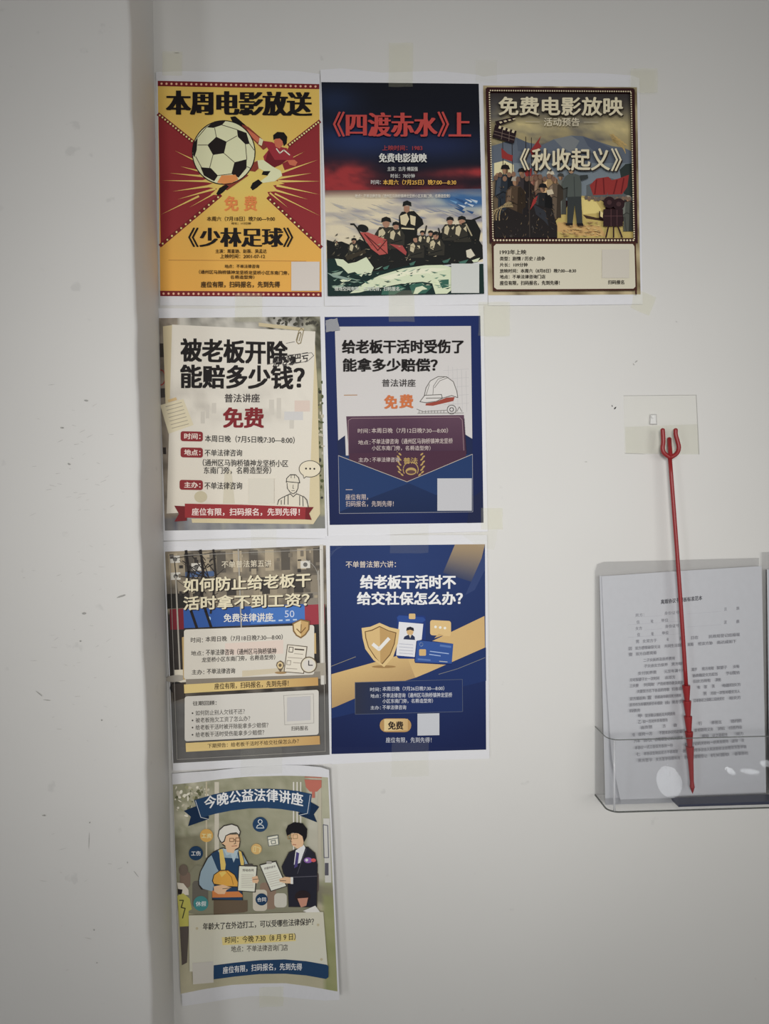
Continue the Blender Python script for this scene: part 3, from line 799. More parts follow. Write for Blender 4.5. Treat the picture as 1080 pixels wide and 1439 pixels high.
q.grad([(50, 92), (1000, 82), (1030, 1325), (90, 1338)], 44, 58, street4)
q.poly((56, 50, 46), [(55, 240), (95, 240), (98, 320), (58, 322)]); q.poly((60, 56, 54), [(58, 505), (110, 500), (112, 555), (60, 560)]); q.poly((52, 46, 44), [(78, 850), (96, 850), (98, 890), (80, 890)])
q.ring((150, 60, 56), 7, 66, 440, 26, 44, -100, 110, 14)
for i in range(26): q.ell((62, 60, 52), random.uniform(715, 990), random.uniform(92, 135), random.uniform(5, 14), random.uniform(4, 10), random.random() * 3, n=9)
for i in range(40): q.ell(random.choice([(70, 76, 44), (120, 120, 78), (46, 46, 40), (168, 160, 140)]), random.uniform(975, 1015), random.uniform(450, 1150), random.uniform(4, 13), random.uniform(4, 13), n=8)
q.part('cream_card')
q.poly((186, 172, 138), [(78, 140), (150, 130), (140, 640), (95, 640)])
q.poly((190, 176, 140), [(925, 1150), (965, 160), (985, 500), (1000, 1240), (960, 1300), (250, 1292), (245, 1268), (920, 1262)])
q.poly((182, 168, 134), [(640, 118), (905, 150), (905, 168), (640, 140)])


def card4(u, v):
    n = fbm(u * 9, v * 12)
    c = (200, 194, 182)
    w = math.exp(-((v - 0.42) / 0.10) ** 2)
    c = mixc(c, (158, 152, 142), max(0, n - 0.4) * 1.6 * w)
    c = mixc(c, (190, 178, 156), 0.5 * max(0, v - 0.5))
    return c


q.grad([(132, 130), (972, 170), (935, 1190), (100, 1238)], 26, 30, card4)
q.rect((196, 178, 166), 850, 575, 940, 640); q.rect((184, 182, 180), 790, 640, 900, 690)
for (x, y, w, h) in ((330, 600, 20, 80), (365, 590, 26, 60), (700, 570, 30, 90), (745, 560, 26, 120), (300, 640, 24, 70), (820, 690, 26, 50)): q.rect((184, 178, 167), x, y, x + w, y + h)
q.ell((178, 168, 140), 300, 1140, 38, 34); q.poly((186, 178, 158), [(430, 1180), (440, 1000), (480, 980), (500, 1180)])
q.part('paper_clip')
for c, o in (((150, 138, 110), 0),): q.line((138, 126, 98), 6, [(860, 222), (876, 165), (890, 152), (903, 165), (886, 238), (872, 243), (862, 230), (874, 182), (884, 175), (888, 186), (876, 226)])
q.part('note_slip')
q.poly((196, 186, 158), [(62, 602), (198, 566), (258, 718), (112, 770)]); q.poly((186, 158, 112), [(106, 572), (155, 556), (162, 572), (112, 586)])
for i in range(7): q.line((150, 140, 122), 4, [(95 + i * 6, 612 + i * 21), (188 + i * 7, 586 + i * 21)])
q.part('title_lettering')
q.text(BLK, '被老板开除，', 186, 850, 210, 348, 0.03, 0.027); q.text(BLK, '能赔多少钱？', 184, 905, 366, 500, 0.012, 0.027)
q.part('handwriting')
q.text((40, 36, 36), '别吃哑巴亏', 722, 930, 322, 380, -0.16, 0.016)
for P in ([(690, 365), (770, 345)], [(800, 310), (950, 295), (962, 312), (925, 345), (780, 372)], [(800, 240), (850, 230)]): q.line((96, 92, 90), 3, P)
q.part('detail_lettering')
q.text((56, 50, 50), '普法讲座', 440, 645, 536, 586, 0, 0.015); q.text((118, 28, 34), '免费', 434, 666, 618, 734, 0, 0.028)
T = (40, 38, 38)
q.text(T, '本周日晚（7月5日晚7:30—8:00）', 325, 850, 777, 818, 0.02, 0.008); q.text(T, '不单法律咨询', 323, 542, 862, 902, 0.0, 0.008)
q.text(T, '（通州区马驹桥镇神龙坚桥小区', 312, 812, 918, 960, 0.012, 0.008); q.text(T, '东南门旁，名爵造型旁）', 318, 712, 964, 1006, 0, 0.008); q.text(T, '不单法律咨询', 322, 542, 1054, 1096, 0, 0.008)
TG = (128, 38, 42)
for y, st in ((755, '时间：'), (850, '地点：'), (1040, '主办：')):
    q.part('red_tag'); q.rrect(TG, 178 + (4 if y < 900 else -2), y, 312, y + 58, 14, 0.02)
    q.text((206, 190, 180), st, 204, 298, y + 12, y + 46, 0.02, 0.025)
q.part('worker_drawing')
INK = (62, 60, 58); LT = (198, 190, 172)
q.poly(LT, [(750, 1185), (765, 1150), (830, 1125), (900, 1130), (930, 1195), (930, 1210), (750, 1190)])
q.poly(LT, [(806, 1058), (872, 1058), (872, 1090), (842, 1122), (812, 1095)])
q.line(INK, 4, [(806, 1060), (808, 1090), (824, 1114), (842, 1122), (860, 1112), (870, 1088), (872, 1060)])
q.poly(LT, [(802, 1055), (805, 1030), (825, 1010), (855, 1010), (872, 1028), (878, 1058)])
q.line(INK, 4.5, [(802, 1056), (804, 1032), (825, 1010), (855, 1010), (873, 1028), (880, 1058), (802, 1050)]); q.line(INK, 3.5, [(830, 1030), (830, 1012), (850, 1012), (850, 1030)])
for P in ([(750, 1185), (757, 1158), (775, 1146), (825, 1122), (842, 1140), (862, 1122), (905, 1140), (922, 1158), (930, 1200)], [(790, 1185), (792, 1140)], [(812, 1185), (812, 1132)], [(880, 1190), (880, 1135)], [(900, 1195), (898, 1140)], [(772, 1185), (772, 1160)]):
    q.line(INK, 4.5, P)
q.line(INK, 3, [(842, 1070), (840, 1090), (846, 1092)]); q.line(INK, 3, [(832, 1104), (850, 1104)])
q.part('speech_bubble')
q.poly((76, 72, 66), [(898, 1010), (904, 1034), (928, 1014)])
q.ell((76, 72, 66), 940, 976, 65, 50); q.ell((202, 192, 168), 940, 976, 61, 46); q.poly((202, 192, 168), [(902, 1006), (905, 1028), (926, 1012)])
q.dots((40, 36, 34), 6, (905, 974), (978, 976), 3)
q.part('ribbon_banner')
q.poly((106, 28, 32), [(145, 1192), (215, 1195), (218, 1280), (146, 1285), (172, 1240)]); q.poly((106, 28, 32), [(895, 1200), (962, 1200), (935, 1238), (950, 1275), (880, 1270)])
q.poly((140, 40, 44), [(207, 1180), (540, 1186), (915, 1200), (912, 1272), (540, 1270), (207, 1262)])
q.text((208, 190, 184), '座位有限，扫码报名，先到先得！', 248, 880, 1206, 1250, 0.002, 0.02)
q.part('blank_card'); q.rect((192, 186, 172), 582, 1032, 730, 1178)
q.finish()

# ================================================================== poster: injured at work
q = Sheet('poster', 'navy poster with open envelope, purple booklet and outlined safety helmet', 'poster', (445, 425, 4.173),
          [(450, 431), (520, 430), (600, 429.5), (679, 428.5), (682, 590), (685, 747), (600, 749), (540, 752), (461, 755), (455, 600)],
          0.0023, gy=[(425, 0.0022), (443, 0.0004), (470, 0), (740, 0), (765, 0.0012)], gain=0.80, group=GRP)
q.part('picture')
q.grad([(45, 85), (958, 78), (977, 1292), (75, 1305)], 10, 14, lambda u, v: mixc((28, 46, 106), (16, 28, 72), v * 0.6 + 0.3 * abs(2 * u - 1)))
q.poly((26, 34, 70), [(900, 1150), (972, 1100), (977, 1292), (880, 1294)])
q.poly((200, 196, 194), [(105, 142), (903, 138), (912, 900), (128, 905)])
q.line((168, 124, 84), 5, [(160, 544), (236, 543)])
for i in range(5): q.line((182, 180, 180), 2, [(770 + i * 26, 370 + i * 8), (775 + i * 26, 640)]); q.line((182, 180, 180), 2, [(740, 400 + i * 50), (890, 390 + i * 50)])
q.part('helmet_drawing')
INK = (104, 100, 96)
q.poly((206, 202, 198), [(630, 545), (640, 500), (665, 460), (710, 435), (760, 436), (800, 465), (820, 520), (824, 558), (780, 550), (700, 580), (605, 585)])
q.line(INK, 4.5, [(630, 545), (640, 500), (665, 460), (710, 435), (760, 436), (800, 465), (820, 520), (826, 558), (790, 546), (740, 560), (700, 580), (640, 588), (604, 582), (632, 545), (730, 540), (735, 560), (640, 562)])
q.poly((154, 66, 52), [(640, 592), (700, 582), (760, 558), (808, 555), (800, 578), (740, 592), (680, 606), (636, 604)])
for P in ([(680, 540), (684, 490), (710, 450), (750, 437)], [(690, 500), (720, 460), (770, 440)], [(640, 545), (660, 480)]): q.line(INK, 3, P)
q.line(INK, 3, [(585, 625), (620, 640), (760, 632)]); q.line(INK, 3, [(590, 650), (860, 648)])
q.ring(INK, 4, 790, 628, 26); q.ring(INK, 4, 790, 628, 11)
for i in range(9): q.line(INK, 2.4, [(600 + i * 18, 634), (600 + i * 18, 648)])
q.line(INK, 3, [(820, 640), (835, 612), (850, 640)])
q.part('purple_booklet')
q.poly((24, 36, 76), [(118, 815), (165, 780), (170, 910), (128, 905)]); q.poly((24, 36, 76), [(862, 770), (912, 800), (912, 900), (872, 920)])
q.grad([(172, 668), (862, 660), (876, 900), (190, 920)], 8, 6, lambda u, v: mixc((96, 66, 84), (66, 38, 60), 0.3 + 0.7 * v + 0.2 * math.sin(u * 5)))
q.grad([(190, 915), (876, 895), (640, 1000), (530, 1052)], 6, 6, lambda u, v: (72, 40, 60))
q.poly((72, 40, 60), [(190, 900), (500, 900), (530, 1052), (500, 1040)])
q.line((150, 124, 128), 3, [(186, 915), (184, 692), (205, 680), (835, 672), (852, 690), (862, 880)])
q.dots((40, 26, 44), 4, (862, 680), (876, 890), 22)
GO = (176, 146, 84)
q.ring(GO, 5, 550, 985, 45); q.ell(GO, 552, 992, 33, 24); q.ell((92, 62, 62), 552, 996, 26, 12)
for i in range(9):
    for s_ in (-1, 1): q.ell(GO, 551 + s_ * (64 + (i % 2) * 12), 890 + i * 14, 12, 5, s_ * -0.7, n=8)
for s_ in (-1, 1): q.line(GO, 4, [(551 + s_ * 80, 875), (551 + s_ * 80, 990), (551 + s_ * 62, 1030), (551 + s_ * 20, 1050)])
q.text(GO, '普法', 508, 590, 906, 946, 0, 0.02)
q.part('envelope')
q.grad([(126, 898), (912, 890), (914, 1228), (132, 1238)], 6, 6, lambda u, v: mixc((26, 50, 96), (20, 38, 78), v))
q.grad([(184, 902), (872, 880), (640, 1000), (420, 1010)], 6, 3, lambda u, v: (72, 40, 60)) if False else None
q.poly((72, 40, 60), [(190, 885), (876, 868), (873, 904), (528, 1052), (189, 924)])
q.ell(GO, 552, 992, 40, 34) if False else None
q.poly((28, 54, 102), [(126, 898), (528, 1052), (912, 890), (914, 1100), (700, 1130), (540, 1060), (330, 1140), (130, 1230)])
q.line((188, 176, 160), 3, [(126, 898), (528, 1052), (912, 890)]); q.line((150, 150, 160), 2.5, [(126, 898), (132, 1238), (914, 1228), (912, 890)])
q.ring(GO, 5, 550, 980, 44, 44, 150, 390, 20); q.ell(GO, 552, 990, 32, 22); q.ell((92, 62, 62), 552, 994, 25, 11)
q.text(GO, '普法', 508, 590, 910, 946, 0, 0.02)
for i in range(9):
    for s_ in (-1, 1): q.ell(GO, 551 + s_ * (64 + (i % 2) * 10 - max(0, i - 6) * 6), 890 + i * 15, 11, 5, s_ * -0.7, n=8)
q.part('title_lettering')
q.text(BLK, '给老板干活时受伤了', 150, 858, 220, 298, -0.002, 0.028); q.text(BLK, '能拿多少赔偿？', 154, 705, 328, 404, 0.0, 0.028)
q.part('detail_lettering')
q.text((60, 56, 56), '普法讲座', 382, 578, 450, 494, 0, 0.01); q.text((202, 108, 58), '免', 398, 470, 545, 622, 0, 0.03); q.text((202, 108, 58), '费', 486, 562, 541, 618, 0, 0.03)
T = (186, 170, 166)
q.text(T, '时间：', 240, 312, 740, 766); q.text(T, '本周日晚（7月12日晚7:30—8:00）', 320, 768, 736, 766)
q.text(T, '地点：', 242, 314, 808, 834); q.text(T, '不单法律咨询（通州区马驹桥镇神龙坚桥', 322, 796, 800, 832, -0.01); q.text(T, '小区东南门旁，名爵造型旁）', 322, 666, 840, 868)
q.text(T, '主办：', 244, 316, 910, 936); q.text(T, '不单法律咨询', 324, 484, 908, 936)
q.part('rule_line'); q.line(T, 4, [(170, 1098), (208, 1098)]); q.part('detail_lettering'); q.text(T, '座位有限，', 168, 300, 1124, 1158, 0, 0.01); q.text(T, '扫码报名，先到先得！', 170, 450, 1164, 1198, 0, 0.01)
q.part('blank_card'); q.rect((186, 186, 190), 706, 1032, 908, 1222, -0.004)
q.finish()

# ================================================================== poster: unpaid wages
q = Sheet('poster', 'street photo poster with cream title, blue shop sign and two white info boxes', 'poster', (215, 750, 4.154),
          [(229, 761), (300, 760), (380, 758), (460, 757), (463, 900), (467, 1073), (360, 1078), (243, 1083), (236, 920)],
          0.0027, gy=[(750, 0.002), (768, 0.0004), (790, 0), (1050, 0), (1085, 0.0025)], gain=0.66, group=GRP)
q.part('picture')
QD = [(70, 105), (1008, 68), (1030, 1290), (118, 1340)]


def street6(u, v):
    n = fbm(u * 16, v * 22)
    if v < 0.30: c = mixc((140, 128, 108), (84, 78, 70), max(0, n - 0.35) * 2.2)
    elif v < 0.62: c = mixc((66, 60, 56), (34, 32, 32), n)
    elif v < 0.72: c = mixc((120, 112, 100), (50, 46, 44), n * 1.3)
    else: c = mixc((98, 97, 96), (84, 82, 80), n)
    return c


q.grad(QD, 30, 40, street6)


def at6(u, v):
    a, b, c2, d = [Vector(t) for t in QD]; p = a * (1 - u) * (1 - v) + b * u * (1 - v) + c2 * u * v + d * (1 - u) * v
    return (p.x, p.y)


def r6(c, u0, v0, u1, v1): q.poly(c, [at6(u0, v0), at6(u1, v0), at6(u1, v1), at6(u0, v1)])


for i in range(10): r6((84, 78, 70) if i % 2 else (160, 146, 122), 0.02 + i * 0.1, 0.01, 0.075 + i * 0.1, 0.11)
for i in range(9): r6((62, 58, 54) if i % 2 else (126, 116, 100), 0.06 + i * 0.105, 0.14, 0.12 + i * 0.105, 0.22)
for (u, v) in ((0.03, 0.02), (0.03, 0.10), (0.16, 0.06), (0.84, 0.07)):
    r6((190, 186, 176), u, v, u + 0.06, v + 0.035); q.ell((96, 94, 90), *at6(u + 0.03, v + 0.018), 13, 13, n=14)
r6((70, 92, 130), 0.12, 0.10, 0.3, 0.125); r6((40, 38, 36), 0.0, 0.20, 0.12, 0.27); r6((126, 118, 106), 0.85, 0.22, 1.0, 0.28)
r6((112, 34, 44), 0.015, 0.272, 0.10, 0.37); r6((46, 82, 150), 0.10, 0.275, 0.86, 0.365); r6((146, 52, 62), 0.86, 0.28, 0.985, 0.375)
r6((62, 106, 176), 0.52, 0.285, 0.86, 0.36)
for i in range(6): r6((170, 186, 206), 0.56 + i * 0.045, 0.345, 0.585 + i * 0.045, 0.352)
q.text((182, 190, 208), '50', 768, 824, 448, 488, 0, 0.0)
q.ell((150, 180, 214), *at6(0.26, 0.325), 9, 12)
for u in (0.13, 0.22): q.line((36, 32, 32), 16, [at6(u, 0.0), at6(u + 0.012, 0.1), at6(u - 0.004, 0.2), at6(u + 0.02, 0.29), at6(u + 0.05, 0.365)])
for i in range(26): q.line((44, 40, 38), random.uniform(2, 6), [at6(0.05 + 0.3 * random.random(), 0.26 * random.random()), at6(0.05 + 0.32 * random.random(), 0.26 * random.random())])
for i in range(40): u, v = random.random() * .96, random.random() * .24; r6(random.choice([(52, 48, 46), (150, 138, 116), (110, 102, 90), (74, 70, 66)]), u, v, u + random.uniform(.01, .035), v + random.uniform(.006, .03))
q.line((44, 40, 38), 11, [at6(0.3, 0.0), at6(0.31, 0.13), at6(0.27, 0.3)])
for u in (0.06, 0.95, 0.975): q.line((150, 144, 134), 9, [at6(u, 0.12), at6(u + 0.005, 0.66)])
q.line((190, 186, 178), 20, [at6(0.972, 0.0), at6(0.965, 0.66)]); q.line((150, 146, 138), 8, [at6(0.455, 0.0), at6(0.46, 0.4)])
r6((196, 188, 170), 0.03, 0.56, 0.12, 0.62); r6((150, 142, 128), 0.86, 0.56, 0.985, 0.62)
q.ell((26, 24, 24), 380, 870, 52, 40); q.ell((26, 24, 24), 790, 840, 44, 36); q.ell((40, 38, 38), 140, 900, 42, 36); r6((128, 120, 108), 0.10, 0.60, 0.95, 0.635)
q.ell((150, 144, 134), 130, 845, 60, 20, -0.1); q.poly((60, 54, 50), [(110, 880), (185, 870), (185, 960), (120, 980)])
q.line((150, 146, 140), 2.5, [(98, 130), (985, 92), (1005, 1270), (140, 1318)], True)
q.ring((150, 146, 138), 3, 830, 250, 130, 110, -70, 10, 14)
q.part('title_lettering')
for dx, c in ((5, (40, 34, 32)), (0, (206, 196, 166))):
    q.text(c, '如何防止给老板干', 178 + dx, 918 + dx, 262 + dx, 342 + dx, -0.045, 0.025); q.text(c, '活时拿不到工资？', 178 + dx, 910 + dx, 366 + dx, 446 + dx, -0.03, 0.025)
q.part('detail_lettering')
q.text((198, 188, 166), '不单普法第五讲', 400, 690, 160, 200, -0.03, 0.008); q.text((204, 202, 196), '免费法律讲座', 412, 700, 468, 516, -0.02, 0.018)
q.part('info_box')
BX = (196, 190, 178)
q.poly((170, 142, 92), [(168, 605), (185, 600), (190, 850), (176, 852)]); q.poly((178, 150, 100), [(890, 585), (950, 580), (952, 700), (890, 700)])
q.rrect(BX, 180, 560, 940, 850, 14, -0.036)
q.poly((202, 184, 172), [(420, 640), (760, 620), (760, 700), (420, 710)]); q.poly((188, 176, 150), [(520, 800), (940, 770), (940, 790), (520, 835)])
T = (58, 54, 50)
q.text(T, '时间：', 220, 290, 606, 636); q.text(T, '本周日晚（7月18日晚7:30—8:00）', 306, 756, 600, 632, -0.03)
q.text(T, '地点：', 222, 294, 684, 712); q.text(T, '不单法律咨询（通州区马驹桥镇神', 308, 718, 676, 712, -0.025); q.text(T, '龙坚桥小区东南门旁，名爵造型旁）', 284, 712, 722, 752, -0.04)
q.text(T, '主办：', 226, 298, 794, 822); q.text(T, '不单法律咨询', 314, 478, 788, 820, -0.025)
q.part('gold_strips')
q.grad([(180, 880), (962, 838), (964, 886), (182, 932)], 6, 1, lambda u, v: mixc((206, 182, 118), (178, 138, 82), u * u))
q.text((64, 50, 36), '座位有限，扫码报名，先到先得！', 358, 790, 874, 910, -0.045, 0.015)
q.grad([(190, 1222), (972, 1180), (974, 1230), (192, 1274)], 6, 1, lambda u, v: mixc((206, 180, 118), (180, 140, 86), u * u))
q.text((74, 58, 40), '下期预告：给老板干活时不给交社保怎么办？', 318, 850, 1226, 1252, -0.055, 0.012)
q.part('review_box')
q.rrect((192, 188, 180), 184, 950, 966, 1212, 14, -0.05)
q.text(T, '往期回顾：', 232, 370, 978, 1004, -0.03, 0.02)
for i, (st, x1) in enumerate((('如何防止别人欠钱不还？', 535), ('被老板拖欠工资了怎么办？', 566), ('给老板干活时被开除能拿多少赔偿？', 672), ('给老板干活时受伤能拿多少赔偿？', 648))):
    y = 1034 + i * 42; q.ell(T, 230, y + 14, 5, n=10); q.text(T, st, 248, x1, y - 2, y + 28, -0.035, 0.004)
q.text(T, '扫码报名', 806, 902, 1124, 1150, -0.02, 0.008)
q.line((150, 146, 140), 2.5, [(762, 945), (935, 935), (938, 1105), (768, 1116)], True)
q.part('icons')
q.poly((120, 92, 56), [(812, 522), (862, 498), (914, 510), (912, 560), (890, 592), (862, 612), (834, 596), (816, 570)])
q.poly((206, 182, 136), [(820, 528), (862, 506), (906, 517), (904, 558), (885, 586), (862, 602), (840, 590), (824, 566)]); q.poly((182, 146, 92), [(862, 506), (906, 517), (904, 558), (885, 586), (862, 602)])
q.line((120, 88, 50), 6, [(838, 556), (862, 580), (890, 548)]); q.line((120, 88, 50), 5, [(864, 530), (862, 575)])
q.poly((88, 76, 62), [(783, 646), (900, 658), (880, 818), (762, 808)]); q.poly((204, 196, 180), [(787, 650), (895, 662), (876, 813), (767, 804)])
q.line((70, 60, 52), 4, [(795, 662), (818, 664), (814, 692), (792, 690)], True); q.line((70, 60, 52), 8, [(828, 674), (880, 678)]); q.line((150, 140, 128), 4, [(824, 700), (874, 704)])
q.line((150, 140, 128), 4, [(786, 722), (870, 728)]); q.line((120, 110, 98), 3, [(782, 740), (804, 742), (801, 766), (779, 764)], True); q.line((150, 140, 128), 4, [(818, 752), (864, 756)]); q.line((150, 140, 128), 4, [(778, 786), (840, 790)])
q.ell((98, 84, 66), 908, 766, 48); q.ell((200, 192, 172), 908, 766, 42); q.ell((196, 190, 182), 908, 766, 34); q.line((60, 56, 60), 6, [(908, 742), (908, 768), (930, 768)])
q.poly((98, 84, 66), [(718, 770), (722, 752), (742, 740), (762, 752), (764, 772), (742, 810)]); q.ell((200, 178, 132), 741, 768, 17, 20); q.ell((98, 84, 66), 741, 768, 9, 10); q.ell((150, 120, 80), 744, 812, 34, 7)
q.part('blank_card'); q.rect((176, 174, 174), 782, 956, 918, 1096, -0.06)
q.finish()

# ================================================================== poster: social insurance
q = Sheet('poster', 'navy and gold poster with gold shield, badge and bank card', 'poster', (450, 740, 4.154),
          [(458, 753), (520, 752), (600, 752), (684, 752), (686, 900), (687.5, 1066), (600, 1068), (540, 1070), (466, 1074), (463, 900)],
          0.0031, gy=[(740, 0.002), (760, 0.0004), (785, 0), (1050, 0), (1080, 0.0015)], gain=0.71, group=GRP)
q.part('picture')
q.grad([(55, 112), (960, 103), (967, 1302), (65, 1328)], 12, 16, lambda u, v: mixc((36, 58, 110), (24, 34, 76), 0.15 + 0.75 * v * v + 0.2 * abs(2 * u - 1)))
GA, GB = (196, 164, 108), (170, 138, 92)
q.grad([(785, 104), (960, 103), (905, 330), (715, 270)], 5, 6, lambda u, v: mixc((150, 128, 98), (54, 62, 92), v ** 1.5))
q.poly((46, 62, 108), [(960, 140), (961, 250), (900, 370), (845, 400)])
q.grad([(64, 862), (500, 740), (560, 880), (66, 1060)], 6, 4, lambda u, v: mixc(GA, GB, v)); q.grad([(498, 742), (957, 522), (960, 706), (555, 884)], 6, 4, lambda u, v: mixc(GA, (192, 158, 104), u))
q.poly((30, 48, 98), [(66, 1062), (300, 960), (560, 880), (700, 822), (966, 706), (967, 900), (66, 1120)])
q.line((140, 132, 110), 3, [(64, 815), (205, 760)]); q.line((120, 120, 116), 3, [(690, 862), (800, 830), (960, 765)])
for i in range(4): q.line((60, 74, 112), 2, [(56, 150 + i * 10), (130 - i * 10, 116)])
q.part('badge')
q.rrect((30, 52, 116), 446, 516, 614, 770, 16, 0.02); q.poly((40, 70, 140), [(446, 530), (460, 518), (600, 530), (614, 545), (596, 560), (456, 560)])
q.poly((206, 206, 210), [(458, 556), (600, 568), (580, 764), (442, 752)]); q.rrect((200, 168, 112), 516, 508, 554, 540, 6)
q.ell((196, 160, 110), 523, 612, 20, 24); q.poly((34, 34, 44), [(500, 608), (504, 590), (524, 584), (544, 592), (546, 610), (524, 602)])
q.poly((40, 48, 78), [(484, 658), (490, 642), (512, 632), (536, 632), (550, 644), (552, 662)]); q.poly((200, 190, 170), [(516, 632), (532, 632), (524, 652)])
for i in range(4): q.line((170, 172, 184), 4, [(460, 684 + i * 18), (540, 690 + i * 18)])
q.part('gold_shield')
q.ell((150, 116, 70), 370, 818, 70, 8)
SH = [(240, 592), (290, 585), (345, 562), (405, 588), (462, 600), (452, 680), (425, 760), (372, 820), (310, 780), (262, 715), (246, 650)]
q.poly((206, 176, 120), SH)
q.poly((110, 82, 48), [(258, 612), (300, 602), (345, 580), (398, 606), (444, 618), (434, 685), (408, 750), (362, 804), (318, 765), (278, 705), (262, 650)])
q.poly((200, 168, 112), [(264, 616), (302, 608), (346, 586), (350, 795), (322, 762), (283, 703), (268, 650)]); q.poly((178, 142, 88), [(346, 586), (396, 610), (438, 622), (428, 684), (404, 745), (360, 797), (350, 795)])
q.line((214, 212, 208), 20, [(308, 688), (342, 716), (398, 655)])
q.part('bank_card')
q.poly((24, 40, 92), [(560, 668), (592, 660), (775, 684), (772, 700), (766, 808), (552, 796), (548, 782)]); q.poly((46, 78, 146), [(566, 664), (775, 684), (766, 800), (552, 790)])
q.rrect((196, 162, 106), 576, 716, 616, 754, 6); q.line((150, 170, 206), 5, [(640, 728), (748, 742)]); q.line((150, 170, 206), 5, [(636, 746), (700, 755)])
q.line((80, 110, 170), 12, [(700, 694), (760, 702)]); q.line((80, 110, 170), 10, [(570, 774), (640, 780)]); q.line((180, 180, 170), 4, [(694, 786), (740, 790)]); q.ring((140, 160, 196), 3, 588, 688, 10)
q.part('speech_bubble')
q.rrect((204, 172, 116), 640, 545, 762, 634, 14, 0.05); q.poly((190, 156, 100), [(690, 625), (720, 634), (664, 652)]); q.dots((224, 218, 204), 8, (658, 584), (740, 594), 3)
q.part('details_panel')
q.grad([(202, 910), (828, 892), (830, 1080), (203, 1096)], 6, 2, lambda u, v: mixc((44, 48, 66), (30, 46, 94), min(1, u * 2.2)))
q.line((84, 92, 112), 2.5, [(202, 910), (828, 892), (830, 1080), (203, 1096)], True)
T = (180, 182, 190)
q.text(T, '时间：', 290, 352, 940, 962); q.text(T, '本周日晚（7月26日晚7:30—8:00）', 362, 722, 934, 960, -0.01)
q.text(T, '地点：', 292, 352, 978, 1000); q.text(T, '不单法律咨询（通州区马驹桥镇神龙坚桥', 362, 768, 972, 1000, -0.01); q.text(T, '小区东南门旁，名爵造型旁）', 362, 656, 1006, 1032, -0.008)
q.text(T, '主办：', 292, 352, 1046, 1068); q.text(T, '不单法律咨询', 362, 500, 1042, 1068)
q.part('title_lettering')
WT = (214, 214, 220)
q.text((196, 184, 172), '不单普法第六讲：', 148, 440, 202, 240, -0.005, 0.012); q.text(WT, '给老板干活时不', 234, 788, 284, 362, 0, 0.028); q.text(WT, '给交社保怎么办？', 216, 828, 382, 456, 0, 0.028)
q.part('gold_pill')
q.rrect((170, 132, 82), 346, 1120, 530, 1200, 38); q.grad([(372, 1124), (510, 1122), (510, 1190), (372, 1194)], 5, 2, lambda u, v: mixc((208, 184, 132), (190, 156, 104), u))
q.text((50, 40, 34), '免费', 396, 482, 1138, 1184, 0, 0.03)
q.part('footer_lettering'); q.text((176, 178, 188), '座位有限，先到先得！', 382, 648, 1230, 1262, 0, 0.01)
q.part('blank_card'); q.rect((182, 184, 190), 566, 1092, 694, 1220, -0.02)
q.finish()

# ================================================================== poster: tonight's legal lecture (curling off the wall)
GX = [(235, 0.0), (262, 0.0022), (300, 0.0040), (335, 0.0036), (370, 0.0020), (395, 0.0022), (420, 0.0048), (440, 0.0080), (456, 0.0112), (470, 0.0140), (480, 0.0155)]
q = Sheet('poster', 'curling poster with blue ribbon title, old worker and man in suit, lowest on the wall', 'poster', (225, 1065, 3.996),
          [(241.5, 1087), (270, 1085), (300, 1083), (335, 1079), (362, 1077), (400, 1075), (425, 1075.5), (450, 1078), (462, 1082), (466, 1160), (471, 1280), (474.5, 1350), (477, 1405),
           (455, 1406), (430, 1404), (400, 1401), (370, 1399.5), (350, 1400), (320, 1404), (290, 1409), (256, 1414), (251, 1330), (246, 1210)],
          0.0012, gx=GX, gy=[(1070, 0.0020), (1100, 0.0), (1370, 0.0), (1415, 0.0008)], gain=0.57, group=GRP)
q.part('picture')
TOPE = [(70, 150), (200, 138), (350, 118), (500, 105), (700, 100), (850, 103), (942, 110)]
BOTE = [(115, 1325), (250, 1298), (400, 1275), (520, 1268), (700, 1265), (830, 1282), (995, 1312)]


def et(t, u):
    f = u * (len(t) - 1); i = min(int(f), len(t) - 2); f -= i
    return (t[i][0] + (t[i + 1][0] - t[i][0]) * f, t[i][1] + (t[i + 1][1] - t[i][1]) * f)


def street8(u, v):
    n = fbm(u * 12, v * 16)
    c = mixc((150, 146, 124), (112, 112, 88), n)
    if v < 0.3: c = mixc(c, mixc((92, 94, 68), (190, 184, 168), fbm(u * 22, v * 26)), 0.65 if u < 0.3 else 0.3)
    if u > 0.8 and v < 0.5: c = mixc(c, (178, 174, 164), 0.55)
    if u < 0.25 and 0.25 < v < 0.6: c = mixc(c, (96, 92, 74), 0.5 * n + 0.2)
    if 0.5 < v < 0.62: c = mixc(c, (104, 96, 86), 0.45)
    if v > 0.6: c = mixc(c, (168, 160, 134), 0.7)
    if u > 0.93: c = mixc(c, mixc((104, 112, 62), (140, 140, 96), n), 0.75 if v > 0.55 else 0.2)
    return c


